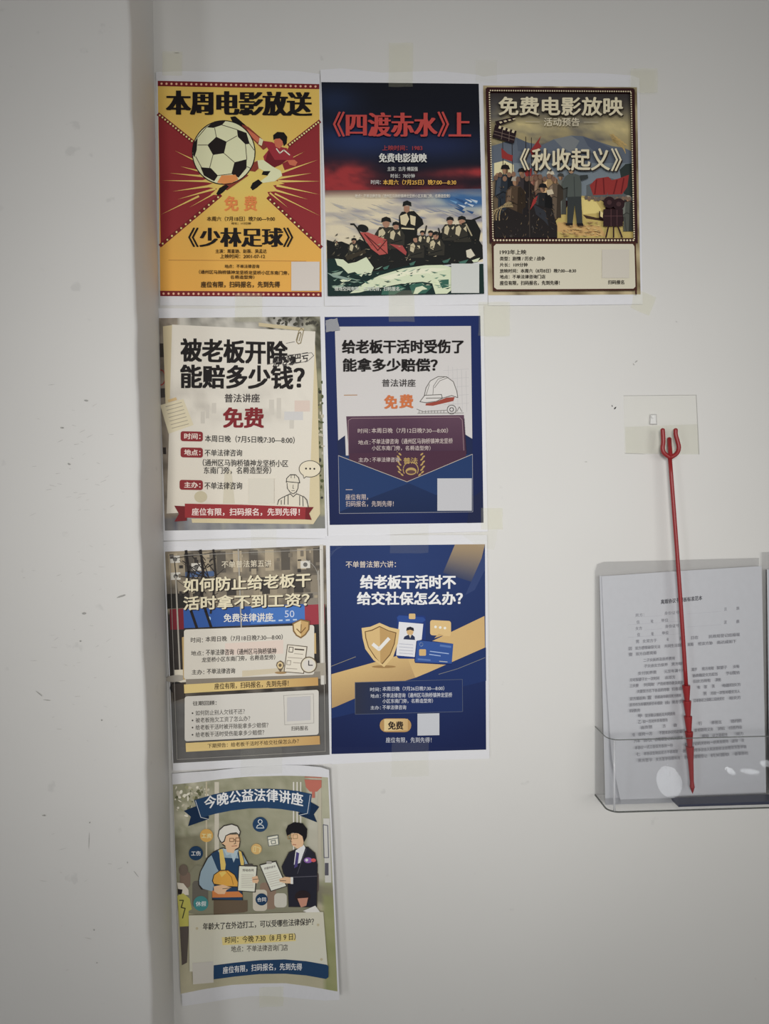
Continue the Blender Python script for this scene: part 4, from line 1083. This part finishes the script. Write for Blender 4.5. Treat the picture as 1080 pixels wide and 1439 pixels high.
n8, m8 = 34, 46
P = []; K = []
for j in range(m8 + 1):
    for i in range(n8 + 1):
        a = et(TOPE, i / n8); b = et(BOTE, i / n8); t = j / m8
        P.append((a[0] + (b[0] - a[0]) * t, a[1] + (b[1] - a[1]) * t)); K.append(street8(i / n8, t))
q._add(P, [(j * (n8 + 1) + i, j * (n8 + 1) + i + 1, (j + 1) * (n8 + 1) + i + 1, (j + 1) * (n8 + 1) + i) for j in range(m8) for i in range(n8)], None, K)
for i in range(70):
    x = random.uniform(80, 290); y = random.uniform(160, 330)
    q.ell(random.choice([(86, 88, 62), (196, 190, 176), (132, 130, 100), (170, 164, 146)]), x, y, random.uniform(4, 16), random.uniform(3, 10), random.random() * 3, n=8)
for (x0, x1, c) in ((255, 264, (168, 160, 136)), (305, 330, (176, 170, 154)), (745, 752, (190, 186, 178)), (765, 772, (190, 186, 178)), (785, 792, (186, 182, 172)), (885, 905, (160, 154, 136))):
    q.rect(c, x0, 135, x1, 560)
q.poly((176, 174, 168), [(915, 340), (950, 340), (960, 700), (925, 700)]); q.line((90, 90, 100), 5, [(915, 375), (940, 380), (945, 560), (920, 560)], True); q.rect((80, 78, 86), 924, 590, 945, 660)
q.poly((118, 116, 96), [(290, 620), (880, 640), (880, 860), (200, 880), (110, 860), (110, 720), (200, 600)])
for (x, y, w, h, c) in ((110, 640, 60, 90, (110, 92, 80)), (180, 690, 90, 150, (92, 88, 80)), (560, 700, 90, 150, (126, 104, 88)), (800, 640, 90, 120, (92, 80, 76)), (520, 740, 80, 120, (178, 170, 154)), (640, 760, 70, 80, (176, 172, 160))): q.rrect(c, x, y, x + w, y + h, 20)
q.ell((96, 84, 74), 130, 630, 26, 32)
q.part('bystander')
q.poly((188, 180, 166), [(95, 700), (130, 705), (158, 740), (160, 770), (105, 770)]); q.poly((40, 34, 34), [(98, 735), (125, 740), (120, 770), (100, 765)])
q.poly((164, 158, 74), [(96, 775), (128, 760), (165, 790), (178, 850), (160, 860), (160, 945), (110, 950)]); q.poly((78, 70, 66), [(110, 948), (160, 945), (150, 1150), (122, 1165)])
q.line((60, 60, 42), 6, [(108, 800), (130, 800), (118, 840), (140, 845), (125, 900)])
q.part('red_lantern')
q.poly((164, 92, 78), [(810, 122), (905, 125), (905, 165), (880, 190), (840, 190), (818, 165)]); q.rect((164, 92, 78), 852, 190, 868, 225); q.line((164, 92, 78), 5, [(812, 108), (905, 112)])
q.part('ribbon_banner')
NB, ND = (32, 58, 90), (22, 40, 66)
q.poly(ND, [(132, 298), (210, 268), (275, 330), (270, 345), (156, 384), (172, 330)]); q.poly(ND, [(775, 312), (845, 248), (893, 275), (862, 318), (880, 362), (778, 322)])
top = [(190, 238), (300, 205), (400, 186), (500, 176), (600, 173), (700, 178), (780, 188), (850, 204)]
bot = [(838, 318), (760, 300), (680, 288), (600, 282), (500, 284), (400, 296), (310, 314), (226, 338)]
q.poly(NB, top + bot); q.line((176, 180, 184), 3, [(198, 240), (228, 334), (272, 345)]); q.line((176, 180, 184), 3, [(842, 208), (826, 312), (780, 322)])
q.text((206, 208, 210), '今晚公益法律讲座', 248, 800, 222, 292, -0.035, 0.022, arc=38)
q.part('round_tag')
q.ell(NB, 561, 374, 42); q.ell((190, 198, 204), 561, 358, 13); q.ell(NB, 561, 358, 9); q.line((190, 198, 204), 4, [(540, 394), (546, 380), (561, 374), (576, 380), (582, 394)], True)
q.part('round_tag'); q.ell((190, 146, 74), 260, 436, 37); q.text((220, 200, 150), '工资', 232, 288, 424, 450, 0.02)
q.part('round_tag'); q.ell((30, 54, 82), 200, 536, 40); q.text((200, 206, 210), '工伤', 174, 226, 524, 550, -0.02)
q.part('round_tag'); q.ell((58, 122, 122), 228, 818, 42); q.text((190, 212, 206), '休假', 200, 258, 806, 834, -0.02)
q.part('round_tag'); q.ell((30, 54, 82), 569, 795, 34); q.text((196, 204, 208), '合同', 544, 594, 784, 808, -0.02)
q.part('round_tag'); q.ell((188, 152, 92), 540, 512, 30); q.line((206, 180, 126), 4, [(524, 500), (536, 496), (534, 528), (522, 526)], True); q.line((206, 180, 126), 4, [(542, 500), (562, 508), (556, 530)])
q.part('round_tag'); q.ell((60, 108, 150), 392, 800, 24); q.ell((170, 196, 214), 392, 796, 12); q.line((170, 196, 214), 5, [(378, 812), (406, 812)])
q.part('calendar_drawing')
q.poly((84, 92, 92), [(600, 442), (662, 432), (667, 488), (608, 498)]); q.poly((196, 192, 176), [(604, 446), (659, 436), (663, 485), (611, 494)]); q.line((84, 92, 92), 4, [(604, 460), (660, 450)]); q.line((84, 92, 92), 4, [(622, 466), (645, 462), (648, 480), (626, 484)], True)
q.part('old_worker')
OL = (48, 44, 42)
q.poly((92, 78, 62), [(300, 800), (490, 800), (490, 862), (470, 868), (300, 880)])
q.poly(OL, [(212, 690), (222, 640), (262, 560), (300, 525), (345, 505), (420, 508), (465, 530), (500, 600), (500, 640), (460, 720), (465, 800), (290, 800), (292, 740), (230, 740), (214, 715)])
BLU = (128, 148, 160)
q.poly(BLU, [(218, 690), (228, 640), (268, 565), (305, 530), (345, 510), (418, 513), (460, 535), (494, 600), (490, 640), (300, 720), (300, 752), (240, 735), (220, 712)])
q.poly((34, 58, 86), [(285, 540), (322, 520), (352, 560), (440, 565), (430, 520), (462, 532), (475, 590), (455, 690), (460, 800), (294, 792), (296, 730), (330, 640), (318, 620)])
q.poly((192, 164, 84), [(330, 515), (350, 512), (368, 600), (362, 640), (342, 640)]); q.poly((192, 164, 84), [(440, 520), (455, 528), (470, 580), (468, 620), (452, 600)])
q.poly((186, 110, 58), [(292, 745), (360, 752), (440, 750), (462, 770), (462, 782), (292, 785)])
q.poly((150, 166, 174), [(352, 508), (372, 548), (396, 540), (412, 588), (430, 545), (440, 515), (400, 520)])
q.poly(OL, [(335, 470), (345, 430), (440, 430), (450, 470), (445, 505), (418, 522), (380, 512), (350, 490)])
FSK = (198, 160, 124)
q.poly(FSK, [(345, 470), (350, 432), (436, 430), (446, 468), (440, 502), (415, 516), (385, 508), (358, 488)]); q.poly(FSK, [(365, 495), (420, 512), (412, 535), (375, 530)])
q.ell(FSK, 350, 466, 12, 18)
q.poly(OL, [(322, 440), (328, 405), (355, 380), (400, 370), (435, 382), (452, 415), (446, 440), (430, 425), (395, 428), (370, 440), (362, 470), (345, 482), (332, 462)])
q.poly((188, 184, 174), [(327, 440), (333, 408), (358, 385), (400, 375), (432, 386), (447, 415), (442, 430), (428, 418), (394, 422), (366, 436), (357, 465), (346, 474), (336, 460)])
q.line((120, 86, 60), 4, [(390, 452), (412, 452), (412, 470), (390, 470)], True); q.line((120, 86, 60), 4, [(424, 450), (446, 450), (446, 468), (424, 468)], True); q.line((120, 86, 60), 3, [(412, 458), (424, 458)])
q.line(OL, 3, [(418, 460), (424, 480), (414, 484)]); q.line((150, 90, 70), 4, [(402, 496), (430, 494)])
q.poly(OL, [(290, 690), (300, 655), (335, 630), (380, 628), (420, 655), (448, 715), (436, 728), (380, 726), (300, 712)])
q.poly((196, 142, 56), [(296, 690), (304, 658), (336, 635), (380, 633), (416, 658), (442, 714), (434, 722), (380, 720), (302, 706)]); q.poly((214, 166, 80), [(330, 645), (360, 637), (372, 645), (345, 670)]); q.line((150, 100, 40), 4, [(370, 636), (400, 670), (410, 712)])
q.poly(FSK, [(300, 722), (350, 712), (400, 728), (372, 742), (362, 765), (325, 765), (302, 750)]); q.line(OL, 3, [(350, 735), (395, 730)])
q.part('worker_clipboard')
q.poly(OL, [(440, 602), (546, 606), (535, 756), (432, 748)]); q.poly((200, 194, 178), [(444, 608), (541, 611), (530, 751), (437, 744)]); q.rrect((70, 66, 62), 472, 596, 520, 610, 5)
q.text((70, 60, 56), '劳动合同', 462, 524, 624, 638, 0, 0.02)
for i in range(8): q.line((164, 156, 144), 2.5, [(456, 656 + i * 10), (524, 659 + i * 10)])
q.poly(FSK, [(515, 670), (545, 662), (554, 690), (545, 705), (518, 700)]); q.line(OL, 3, [(520, 684), (548, 680)])
q.part('suited_man')
q.poly(OL, [(680, 610), (720, 530), (790, 500), (830, 500), (870, 535), (884, 600), (880, 840), (720, 838), (712, 680), (690, 650)])
SU = (36, 36, 46)
q.poly(SU, [(684, 610), (724, 534), (790, 503), (830, 503), (866, 538), (880, 600), (876, 836), (724, 834), (716, 680), (694, 648)])
q.poly((200, 198, 196), [(760, 520), (806, 488), (815, 505), (785, 590), (750, 600)]); q.poly((66, 58, 110), [(764, 528), (780, 535), (770, 610), (752, 620)])
q.line((80, 78, 88), 4, [(745, 670), (880, 664)]); q.line((74, 72, 82), 3, [(820, 510), (790, 590), (770, 650)])
q.poly(FSK, [(735, 425), (800, 420), (806, 470), (800, 495), (770, 510), (740, 490), (732, 462)])
q.poly((26, 24, 28), [(705, 408), (716, 380), (750, 362), (800, 368), (825, 400), (822, 445), (806, 475), (798, 440), (775, 425), (740, 420), (712, 440)])
q.line((150, 120, 80), 4, [(745, 432), (770, 430), (771, 452), (746, 454)], True); q.line((150, 120, 80), 4, [(716, 436), (734, 434), (735, 456), (718, 456)], True)
q.line(OL, 3, [(738, 450), (732, 470), (740, 472)]); q.line((150, 80, 66), 4, [(744, 486), (762, 488)])
q.ell((120, 84, 150), 830, 575, 24, 16); q.ell((196, 190, 216), 822, 574, 8); q.ell((190, 80, 80), 860, 575, 14, 10)
q.part('suited_man_clipboard')
q.poly(OL, [(556, 600), (650, 578), (712, 722), (620, 752)]); q.poly((202, 196, 182), [(562, 604), (647, 584), (706, 719), (623, 746)]); q.rrect((150, 146, 138), 596, 580, 626, 596, 4)
q.text((90, 80, 76), '仲裁申请书', 584, 646, 616, 630, -0.22, 0.01)
for i in range(7): q.line((166, 158, 146), 2.5, [(590 + i * 5, 650 + i * 12), (655 + i * 6, 634 + i * 12)])
q.poly(FSK, [(668, 680), (700, 668), (742, 672), (740, 706), (700, 704), (670, 696)]); q.line(OL, 3, [(672, 690), (705, 690)]); q.rect((196, 194, 190), 732, 670, 746, 708)
q.part('bystander_head')
q.ell((40, 32, 34), 800, 780, 44, 36); q.poly((172, 120, 100), [(770, 790), (830, 785), (820, 830), (790, 840)]); q.poly((198, 192, 186), [(800, 860), (870, 830), (900, 870), (880, 890)])
q.part('details_panel')
q.grad([(160, 885), (915, 865), (940, 1180), (165, 1200)], 10, 8, lambda u, v: mixc((182, 178, 160), (186, 184, 170), v))
q.text((46, 42, 38), '年龄大了在外边打工，可以受哪些法律保护？', 240, 862, 928, 968, -0.045, 0.016)
q.poly((202, 178, 112), [(345, 1008), (755, 985), (762, 1028), (350, 1052)])
q.text((56, 48, 34), '时间：今晚 7:30（8 月 9 日）', 364, 760, 1004, 1042, -0.05, 0.012); q.text((66, 60, 54), '地点：不单法律咨询门店', 398, 716, 1056, 1092, -0.03, 0.006)
q.ell((170, 160, 130), 206, 958, 8, n=8); q.ell((170, 160, 130), 886, 938, 8, n=8); q.ell((170, 160, 130), 905, 1132, 8, n=8)
q.part('footer_strip')
q.poly(NB, [(300, 1165), (420, 1150), (560, 1136), (700, 1132), (820, 1142), (935, 1162), (944, 1172), (944, 1232), (930, 1242), (820, 1222), (700, 1212), (560, 1214), (420, 1228), (300, 1244)])
q.text((196, 206, 214), '座位有限，扫码报名，先到先得', 352, 795, 1174, 1214, -0.045, 0.012, arc=8)
q.part('blank_card'); q.poly((178, 174, 166), [(180, 1152), (298, 1142), (300, 1262), (184, 1272)])
q.finish()

# ------------------------------------------------------------------ tape strips
TP = 'clear tape strips holding the posters'


def tape(label, pts, off, mat):
    c = Vector((0, 0)); n = len(pts)
    for p in pts: c += Vector(p) / n
    bm = bmesh.new()
    a, b, c2, d = [Vector(p) for p in pts]; N = 6; rows = []
    for j in range(N + 1):
        row = []
        for i in range(N + 1):
            u, v = i / N, j / N
            p = a * (1 - u) * (1 - v) + b * u * (1 - v) + c2 * u * v + d * (1 - u) * v
            jx = random.uniform(-0.5, 0.5) if i in (0, N) or j in (0, N) else 0
            row.append(bm.verts.new(W(p.x + jx, p.y + jx, off + random.uniform(0, 0.00012))))
        rows.append(row)
    for j in range(N):
        for i in range(N): bm.faces.new((rows[j][i], rows[j][i + 1], rows[j + 1][i + 1], rows[j + 1][i]))
    org = W(c.x, c.y, off)
    for v in bm.verts: v.co -= org
    o = bm_obj('tape_strip', bm, mat, None, True); o.location = org
    o['label'] = label; o['category'] = 'tape'; o['group'] = TP
    return o


def rc(x0, y0, x1, y1, sk=0): return [(x0, y0), (x1, y0 + sk), (x1, y1 + sk), (x0, y1)]


tape('yellowish tape strip reaching up the wall above the dark navy boat poster', rc(546, 60, 580, 122), 0.0052, M_TAPEY)
tape('faint yellowish tape above the left end of the football poster', rc(228, 72, 256, 106), 0.0046, M_TAPEY)
tape('faint tape over the gap between the boat poster and sepia poster tops', rc(668, 84, 698, 116), 0.0056, M_TAPE)
tape('yellowish tape at the upper right corner of the sepia film poster', rc(886, 96, 924, 130), 0.0054, M_TAPEY)
tape('yellowish tape at the lower right corner of the sepia film poster', [(892, 405), (922, 418), (912, 444), (886, 432)], 0.0022, M_TAPEY)
tape('tape across the gap between football poster and cream lecture poster', rc(330, 412, 368, 452), 0.0050, M_TAPEY)
tape('tape across the gap between boat poster and navy envelope poster', rc(546, 408, 582, 452), 0.0050, M_TAPEY)
tape('yellowed tape below the sepia poster at the envelope poster upper right corner', rc(672, 424, 716, 472), 0.0050, M_TAPEY)
tape('shiny crumpled tape on the top left corner of the envelope poster', [(457, 450), (474, 447), (477, 464), (458, 467)], 0.0036, plain('white_crumpled_tape', (0.60, 0.61, 0.66), 0.25, 0.6, 0.3, 150, 0.6))
tape('tape across the gap between cream lecture poster and street photo poster', rc(352, 738, 388, 780), 0.0056, M_TAPE)
tape('tape across the gap between envelope poster and gold shield poster', rc(548, 738, 602, 778, -1), 0.0060, M_TAPE)
tape('yellowed tape beside the lower right corner of the envelope poster', rc(676, 714, 706, 744), 0.0034, M_TAPEY)
tape('grey torn tape over the top right corner of the gold shield poster', [(649, 752), (699, 744), (694, 773), (672, 768)], 0.0056, M_TAPE)
tape('glossy wrinkled tape between street photo poster and curling poster', rc(338, 1048, 396, 1090, -3), 0.0078, M_TAPE)
tape('glossy tape at the bottom edge of the gold shield poster', rc(550, 1044, 602, 1092, -1), 0.0056, M_TAPE)
tape('small yellow tape under the bottom edge of the curling poster', rc(364, 1388, 398, 1416, -2), 0.0055, M_TAPEY)

# ------------------------------------------------------------------ adhesive hook
hk = empty('adhesive_hook', W(928, 597, 0), 'clear square adhesive film with small white hook stub behind the red pick', 'adhesive hook')


def film(name, pts, off, mat):
    bm = bmesh.new(); bm.faces.new([bm.verts.new(W(x, y, off)) for x, y in pts])
    o = bm_obj(name, bm, mat, hk)
    md = o.modifiers.new('t', 'SOLIDIFY'); md.thickness = 0.0003; md.offset = 0
    return o


film('film', [(876, 556), (978, 555), (982, 639), (877, 638)], 0.0006, M_FILM)
film('glue_patch', [(878, 600), (980, 596), (982, 638), (879, 637)], 0.0003, clear('yellow_glue', (0.998, 0.998, 0.982), 0.03, (0.93, 0.92, 0.76), 0.4, 1.06))
bm = bmesh.new()
P = [(913, 582), (922, 582), (923, 597), (912, 597)]
f0 = [bm.verts.new(W(x, y, 0.0008)) for x, y in P]; f1 = [bm.verts.new(W(x + (917.5 - x) * .25, y + (589 - y) * .2, 0.0035)) for x, y in P]
bm.faces.new(f0); bm.faces.new(f1[::-1])
for i in range(4): bm.faces.new((f0[i], f0[(i + 1) % 4], f1[(i + 1) % 4], f1[i]))
tube(bm, [W(917, 586, 0.003), W(917, 586, 0.0065)], 0.0016, 10)
bm_obj('hook_stub', bm, M_PEG, hk)
M_DUST = plain('dusty_edge', (0.66, 0.66, 0.63), 0.7, 0.2, 0.3, 120)
for a, b in (((876, 556), (978, 555)), ((978, 555), (982, 639)), ((878, 637), (905, 638))):
    bm = bmesh.new(); tube(bm, [W(*a, 0.0008), W(*b, 0.0008)], 0.0003, 6)
    bm_obj('film_edge', bm, M_DUST, hk)

# ------------------------------------------------------------------ leaflet holder
HB = 0.004                                     # back panel plane
HF = 0.056                                     # pocket front plane
xl = W(836, 1070, HB).x; zt = W(838, 790, HB).z; zb = W(840, 1117, HB).z; zl = W(836, 1021, HB).z
xr = xl + 0.50
hold = empty('leaflet_holder', (xl + 0.25, -HB, zb), 'clear acrylic wall leaflet holder with a deep rounded pocket', 'leaflet holder')


def box(name, x0, x1, y0, y1, z0, z1, mat, parent, sl=0.0, bev=0.0):
    bm = bmesh.new(); bmesh.ops.create_cube(bm, size=1)
    for v in bm.verts:
        fx = v.co.x > 0
        v.co = Vector((x1 if fx else x0, y1 if v.co.y > 0 else y0, (z1 if v.co.z > 0 else z0) + (sl * (x1 - x0) if fx else 0)))
    if bev: bmesh.ops.bevel(bm, geom=bm.edges[:], offset=bev, segments=2, affect='EDGES')
    return bm_obj(name, bm, mat, parent)


xm = W(1066, 800, HB).x
SLP = 0.010


def slab(name, pts, y0, y1, mat, edge=True):
    """flat sheet of clear plastic cut to an outline in x, z; one face of clear stuff, its cut edge a sub-part"""
    bm = bmesh.new(); bm.faces.new([bm.verts.new((x, y0, z)) for x, z in pts])
    o = bm_obj(name, bm, mat, hold)
    if edge:
        bm = bmesh.new(); n = len(pts)
        A = [bm.verts.new((x, y0, z)) for x, z in pts]; B = [bm.verts.new((x, y1, z)) for x, z in pts]
        for i in range(n): bm.faces.new((A[i], A[(i + 1) % n], B[(i + 1) % n], B[i]))
        org = parent_origin(hold)
        bmesh.ops.recalc_face_normals(bm, faces=bm.faces)
        for v in bm.verts: v.co -= org
        me = bpy.data.meshes.new('cut_edge'); bm.to_mesh(me); bm.free(); me.materials.append(M_ACR)
        e = bpy.data.objects.new('cut_edge', me); col.objects.link(e); e.parent = o
    return o


slab('back_panel', [(xl, zb), (xm, zb), (xm, zt + SLP * (xm - xl)), (xl + 0.012, zt), (xl + 0.003, zt - 0.003), (xl, zt - 0.012)], -HB, -0.001, M_ACRB)
slab('back_panel', [(xm, zb), (xr, zb), (xr, zt + 0.014), (xm + 0.004, zt + 0.0095)], -HB, -0.001, M_ACRB)

# pocket: plan outline from the back at the left, round the corner, along the front, back at the right
rad = 0.014
plan = [(xl, -HB)]
fx0 = xl + 0.000
plan += [(fx0, -HF + rad)]
for i in range(1, 9):
    a = math.radians(180 + 90 * i / 8); plan.append((fx0 + rad + rad * math.cos(a), -HF + rad + rad * math.sin(a)))
plan += [(xl + 0.10, -HF), (xl + 0.16, -HF), (xl + 0.2, -HF), (xl + 0.23, -HF), (xl + 0.26, -HF), (xl + 0.36, -HF)]
for i in range(0, 9):
    a = math.radians(270 + 90 * i / 8); plan.append((xr - rad + rad * math.cos(a), -HF + rad + rad * math.sin(a)))
plan += [(xr, -HB)]
bm = bmesh.new()
zsp = [zb + (zl - zb) * i / 6 for i in range(7)]
rows = []
for z in zsp:
    t = (z - zb) / (zl - zb)
    rows.append([bm.verts.new((x, y, z)) for x, y in plan])
for j in range(6):
    for i in range(len(plan) - 1): bm.faces.new((rows[j][i], rows[j][i + 1], rows[j + 1][i + 1], rows[j + 1][i]))
bm_obj('pocket', bm, M_ACR, hold, True)
for nm, z in (('pocket_lip', zl), ('pocket_bottom_edge', zb)):
    bm = bmesh.new(); tube(bm, [(x, y, z) for x, y in plan], 0.0007 if nm == 'pocket_lip' else 0.0011, 6)
    bm_obj(nm, bm, clear('edge_' + nm, (0.62, 0.63, 0.62), 0.35, (0.3, 0.31, 0.3), 0.15, 1.4) if nm == 'pocket_lip' else clear('edge_' + nm, (0.45, 0.46, 0.45), 0.4, (0.2, 0.21, 0.2), 0.15, 1.4), hold)
ca = math.radians(180 + 62)  # thin pale tube imitates a highlight running down the rounded pocket corner
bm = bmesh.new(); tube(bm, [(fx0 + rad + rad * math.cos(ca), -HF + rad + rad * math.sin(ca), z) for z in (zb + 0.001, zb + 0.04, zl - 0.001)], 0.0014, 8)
bm_obj('corner_highlight', bm, clear('painted_highlight', (0.97, 0.97, 0.98), 0.55, (0.88, 0.89, 0.92), 0.1, 1.4), hold, True)
bm = bmesh.new(); bm.faces.new([bm.verts.new((x, y, zb)) for x, y in plan])
bm_obj('pocket_floor', bm, M_ACR, hold)

# documents in the pocket
zfl = zb + 0.0006


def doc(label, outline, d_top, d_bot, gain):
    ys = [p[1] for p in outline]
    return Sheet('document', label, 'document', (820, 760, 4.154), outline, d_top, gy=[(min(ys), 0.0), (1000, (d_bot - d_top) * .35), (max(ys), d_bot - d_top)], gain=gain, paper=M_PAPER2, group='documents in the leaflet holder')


q = doc('blank rear sheet showing a narrow left edge behind the printed form', [(842, 809.5), (1000, 802), (1068, 799), (1072, 1124), (850, 1131)], 0.0060, 0.0150, 0.6)
q.finish()
q = doc('printed white form standing in the clear pocket behind the red pick', [(845, 810), (900, 806), (960, 802), (1069.6, 795.4), (1076, 1122), (872, 1129), (859, 1066), (851, 950)], 0.0075, 0.0200, 0.56)
q.part('title_lettering')
TD = (76, 76, 82)
q.text((60, 60, 66), '离婚协议书模板标准范本', 450, 690, 343, 370, -0.10, 0.02)
q.part('form_lettering')
TD = (112, 112, 118); LN = (146, 146, 152)


def ln(y, items, sl=-0.07):
    for (x0, x1, st) in items:
        yy = y + sl * (x0 - 260)
        if st is None: q.line(LN, 1.6, [(x0, yy + 12), (x1, yy + 12 + sl * (x1 - x0))])
        else: q.text(TD, st, x0, x1, yy - 10, yy + 10, sl, 0.012)


ln(438, [(300, 352, '男方：'), (352, 455, None), (470, 556, '身份证号'), (600, 800, None), (818, 834, '汉'), (890, 908, '族')])
ln(478, [(256, 560, None), (308, 326, '住'), (390, 406, '址'), (452, 492, '单位')])
ln(515, [(302, 340, '女方'), (355, 455, None), (474, 556, '身份证号'), (600, 800, None), (818, 834, '汉'), (890, 908, '族')])
ln(552, [(256, 560, None), (312, 328, '住'), (394, 408, '址'), (456, 494, '单位')])
ln(592, [(304, 322, '男'), (344, 426, '女双方于'), (484, 496, '年'), (560, 570, '月'), (628, 668, '日在'), (730, 910, '民政局登记结婚现')])
ln(630, [(262, 280, '因'), (300, 446, '双方感情破裂无法'), (470, 585, '共同生活自愿'), (606, 640, '离婚'), (668, 752, '经双方协'), (778, 890, '商达成如下')])
ln(664, [(262, 284, '壹'), (304, 424, '双方自愿离婚')])
ln(704, [(348, 530, '二子女抚养及抚养费用')])
ln(738, [(352, 490, '子女由女方抚养'), (512, 590, '男方每月')])
ln(778, [(316, 424, '支付抚养费'), (470, 590, '元至年满十八'), (630, 660, '周岁'), (690, 760, '男方有权'), (776, 836, '探望子'), (872, 908, '女每')])
ln(814, [(268, 440, '月可探望子女一次时间'), (476, 534, '由双方'), (636, 780, '协商确定女方应当'), (830, 912, '予以配合')])
ln(848, [(268, 320, '三夫妻'), (350, 412, '共同财'), (430, 580, '产的处理存款及房屋'), (640, 740, '归女方所有'), (770, 800, '其他')])
ln(884, [(310, 500, '夫妻双方名下各自的存款'), (516, 590, '归各自所'), (664, 680, '有'), (704, 720, '家'), (750, 764, '具'), (810, 916, '电器归女方')])
ln(924, [(268, 360, '双方婚后购'), (372, 395, '置'), (416, 570, '的机动车辆归男方所有'), (700, 716, '男'), (740, 912, '方应一次性补偿女方人')])
ln(960, [(268, 460, '民币作为车辆的折价补偿款'), (476, 500, '由'), (515, 590, '男方于签'), (640, 820, '订本协议之日起三日内支付'), (850, 916, '给女方')])
ln(994, [(268, 330, '四债务')])
ln(1028, [(318, 340, '甲'), (358, 534, '双方确认婚后无共同债务')])
ln(1062, [(318, 334, '乙'), (345, 490, '如一方对外负有债务')])
ln(1096, [(335, 400, '由负债'), (462, 478, '方'), (526, 542, '自'), (670, 690, '行'), (745, 805, '承担五'), (860, 922, '违约责')])
ln(1134, [(284, 300, '任'), (318, 400, '任何一方'), (440, 590, '不按本协议约定履行'), (645, 755, '支付款项义务'), (785, 825, '的应'), (845, 925, '付违约金')])
ln(1172, [(292, 330, '六本'), (348, 400, '协议'), (416, 580, '自婚姻登记机关颁发'), (690, 730, '离婚'), (750, 840, '证之日起生'), (890, 930, '效力')])
ln(1212, [(298, 520, '本协议一式三份双方各执一份'), (590, 700, '婚姻登记机关'), (700, 845, '存档一份具有同等'), (862, 900, '法律'), (920, 936, '效')])
ln(1250, [(304, 330, '七'), (350, 550, '本协议生效后双方不得再提'), (580, 750, '出异议如有争议由人民'), (750, 948, '法院依法处理双方签字确')])
ln(1288, [(316, 400, '男方签字'), (420, 560, '女方签字日期年月'), (590, 720, '日地点婚姻登记'), (740, 850, '机关盖章'), (880, 958, '备案存档')])
q.finish()
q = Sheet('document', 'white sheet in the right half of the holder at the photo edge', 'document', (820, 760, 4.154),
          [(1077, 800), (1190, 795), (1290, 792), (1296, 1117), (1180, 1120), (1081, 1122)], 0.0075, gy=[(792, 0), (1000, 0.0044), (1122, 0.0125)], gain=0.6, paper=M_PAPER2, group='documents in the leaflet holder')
q.finish()

# dark blue strip lying in the bottom of the pocket
x0 = W(953, 1120, 0.05).x
bm = bmesh.new()
bmesh.ops.create_cube(bm, size=1)
for v in bm.verts: v.co = Vector((x0 if v.co.x < 0 else xr - 0.02, -0.050 if v.co.y < 0 else -0.030, zb + (0.0015 if v.co.z < 0 else 0.0075)))
for v in bm.verts:
    if v.co.z > zb + 0.004 and v.co.x < x0 + 0.01: v.co.z -= 0.003
c0 = Vector(((x0 + xr) / 2, -0.04, zb + 0.001))
for v in bm.verts: v.co -= c0
cs = bm_obj('plastic_strip', bm, M_BLUE); cs.location = c0
cs['label'] = 'dark blue strip lying on the bottom of the clear pocket'; cs['category'] = 'strip'

# ------------------------------------------------------------------ red three-pronged pick
tipd, topd = 0.036, 0.019


def T3(px, py, dd=0.0):
    t = (py - 640) / (1113 - 640); return W(px, py, topd + (tipd - topd) * t + dd)


pk = empty('card_pick', T3(972, 1115), 'long red plastic three-pronged card pick with barbed foot standing in the pocket', 'card pick')
PXM = 1.0 / 1095


def axis(py): return 940.5 + (py - 640) * (972.5 - 940.5) / (1113 - 640) + 1.5 * math.sin(math.pi * (py - 640) / 473)


bm = bmesh.new(); ys = [641 + (968 - 641) * i / 12 for i in range(13)]
tube(bm, [T3(axis(y), y) for y in ys], [2.75 * PXM] * 13, 14)
bm_obj('shaft', bm, M_RED, pk, True)
tops = [963.0, 984.6, 1006.4, 1028.0, 1049.0]
for i, y in enumerate(tops):
    yb = tops[i + 1] + 1 if i < 4 else 1104
    bm = bmesh.new()
    if i < 4: tube(bm, [T3(axis(y), y), T3(axis(y + 2), y + 2), T3(axis(yb), yb)], [5.5 * PXM, 5.4 * PXM, 3.2 * PXM], 14)
    else: tube(bm, [T3(axis(y), y), T3(axis(y + 2), y + 2), T3(axis(1070), 1070), T3(axis(1098), 1098), T3(axis(1106), 1106), T3(axis(1115), 1115)],
               [5.5 * PXM, 5.4 * PXM, 3.7 * PXM, 2.7 * PXM, 3.4 * PXM, 0.5 * PXM], 14)
    bm_obj('barb' if i < 4 else 'tip', bm, M_RED, pk, False)
for nm, P in (('prong', [(930.6, 603.5, 0), (931.2, 612, 0), (931.4, 622, 0), (930.6, 630, 0), (933.0, 637, 0), (941.0, 643, 0)]),
              ('prong', [(948.8, 603.5, 0), (949.0, 611, 0), (951.5, 620, 0), (953.3, 629, 0), (950.5, 637, 0), (942.0, 643, 0)]),
              ('prong', [(940.0, 616.5, -0.0145), (940.4, 625, -0.009), (941.2, 634, -0.003), (941.8, 644, 0)])):
    pts = smooth_path([T3(x, y, d) for x, y, d in P], 6); n = len(pts)
    pts = [pts[0] + (pts[0] - pts[1]).normalized() * 0.0016, pts[0] + (pts[0] - pts[1]).normalized() * 0.0008] + pts
    r = [1.2 * PXM, 2.4 * PXM] + [3.0 * PXM] * n
    bm = bmesh.new(); tube(bm, pts, r, 14); bm_obj(nm, bm, M_RED, pk, True)
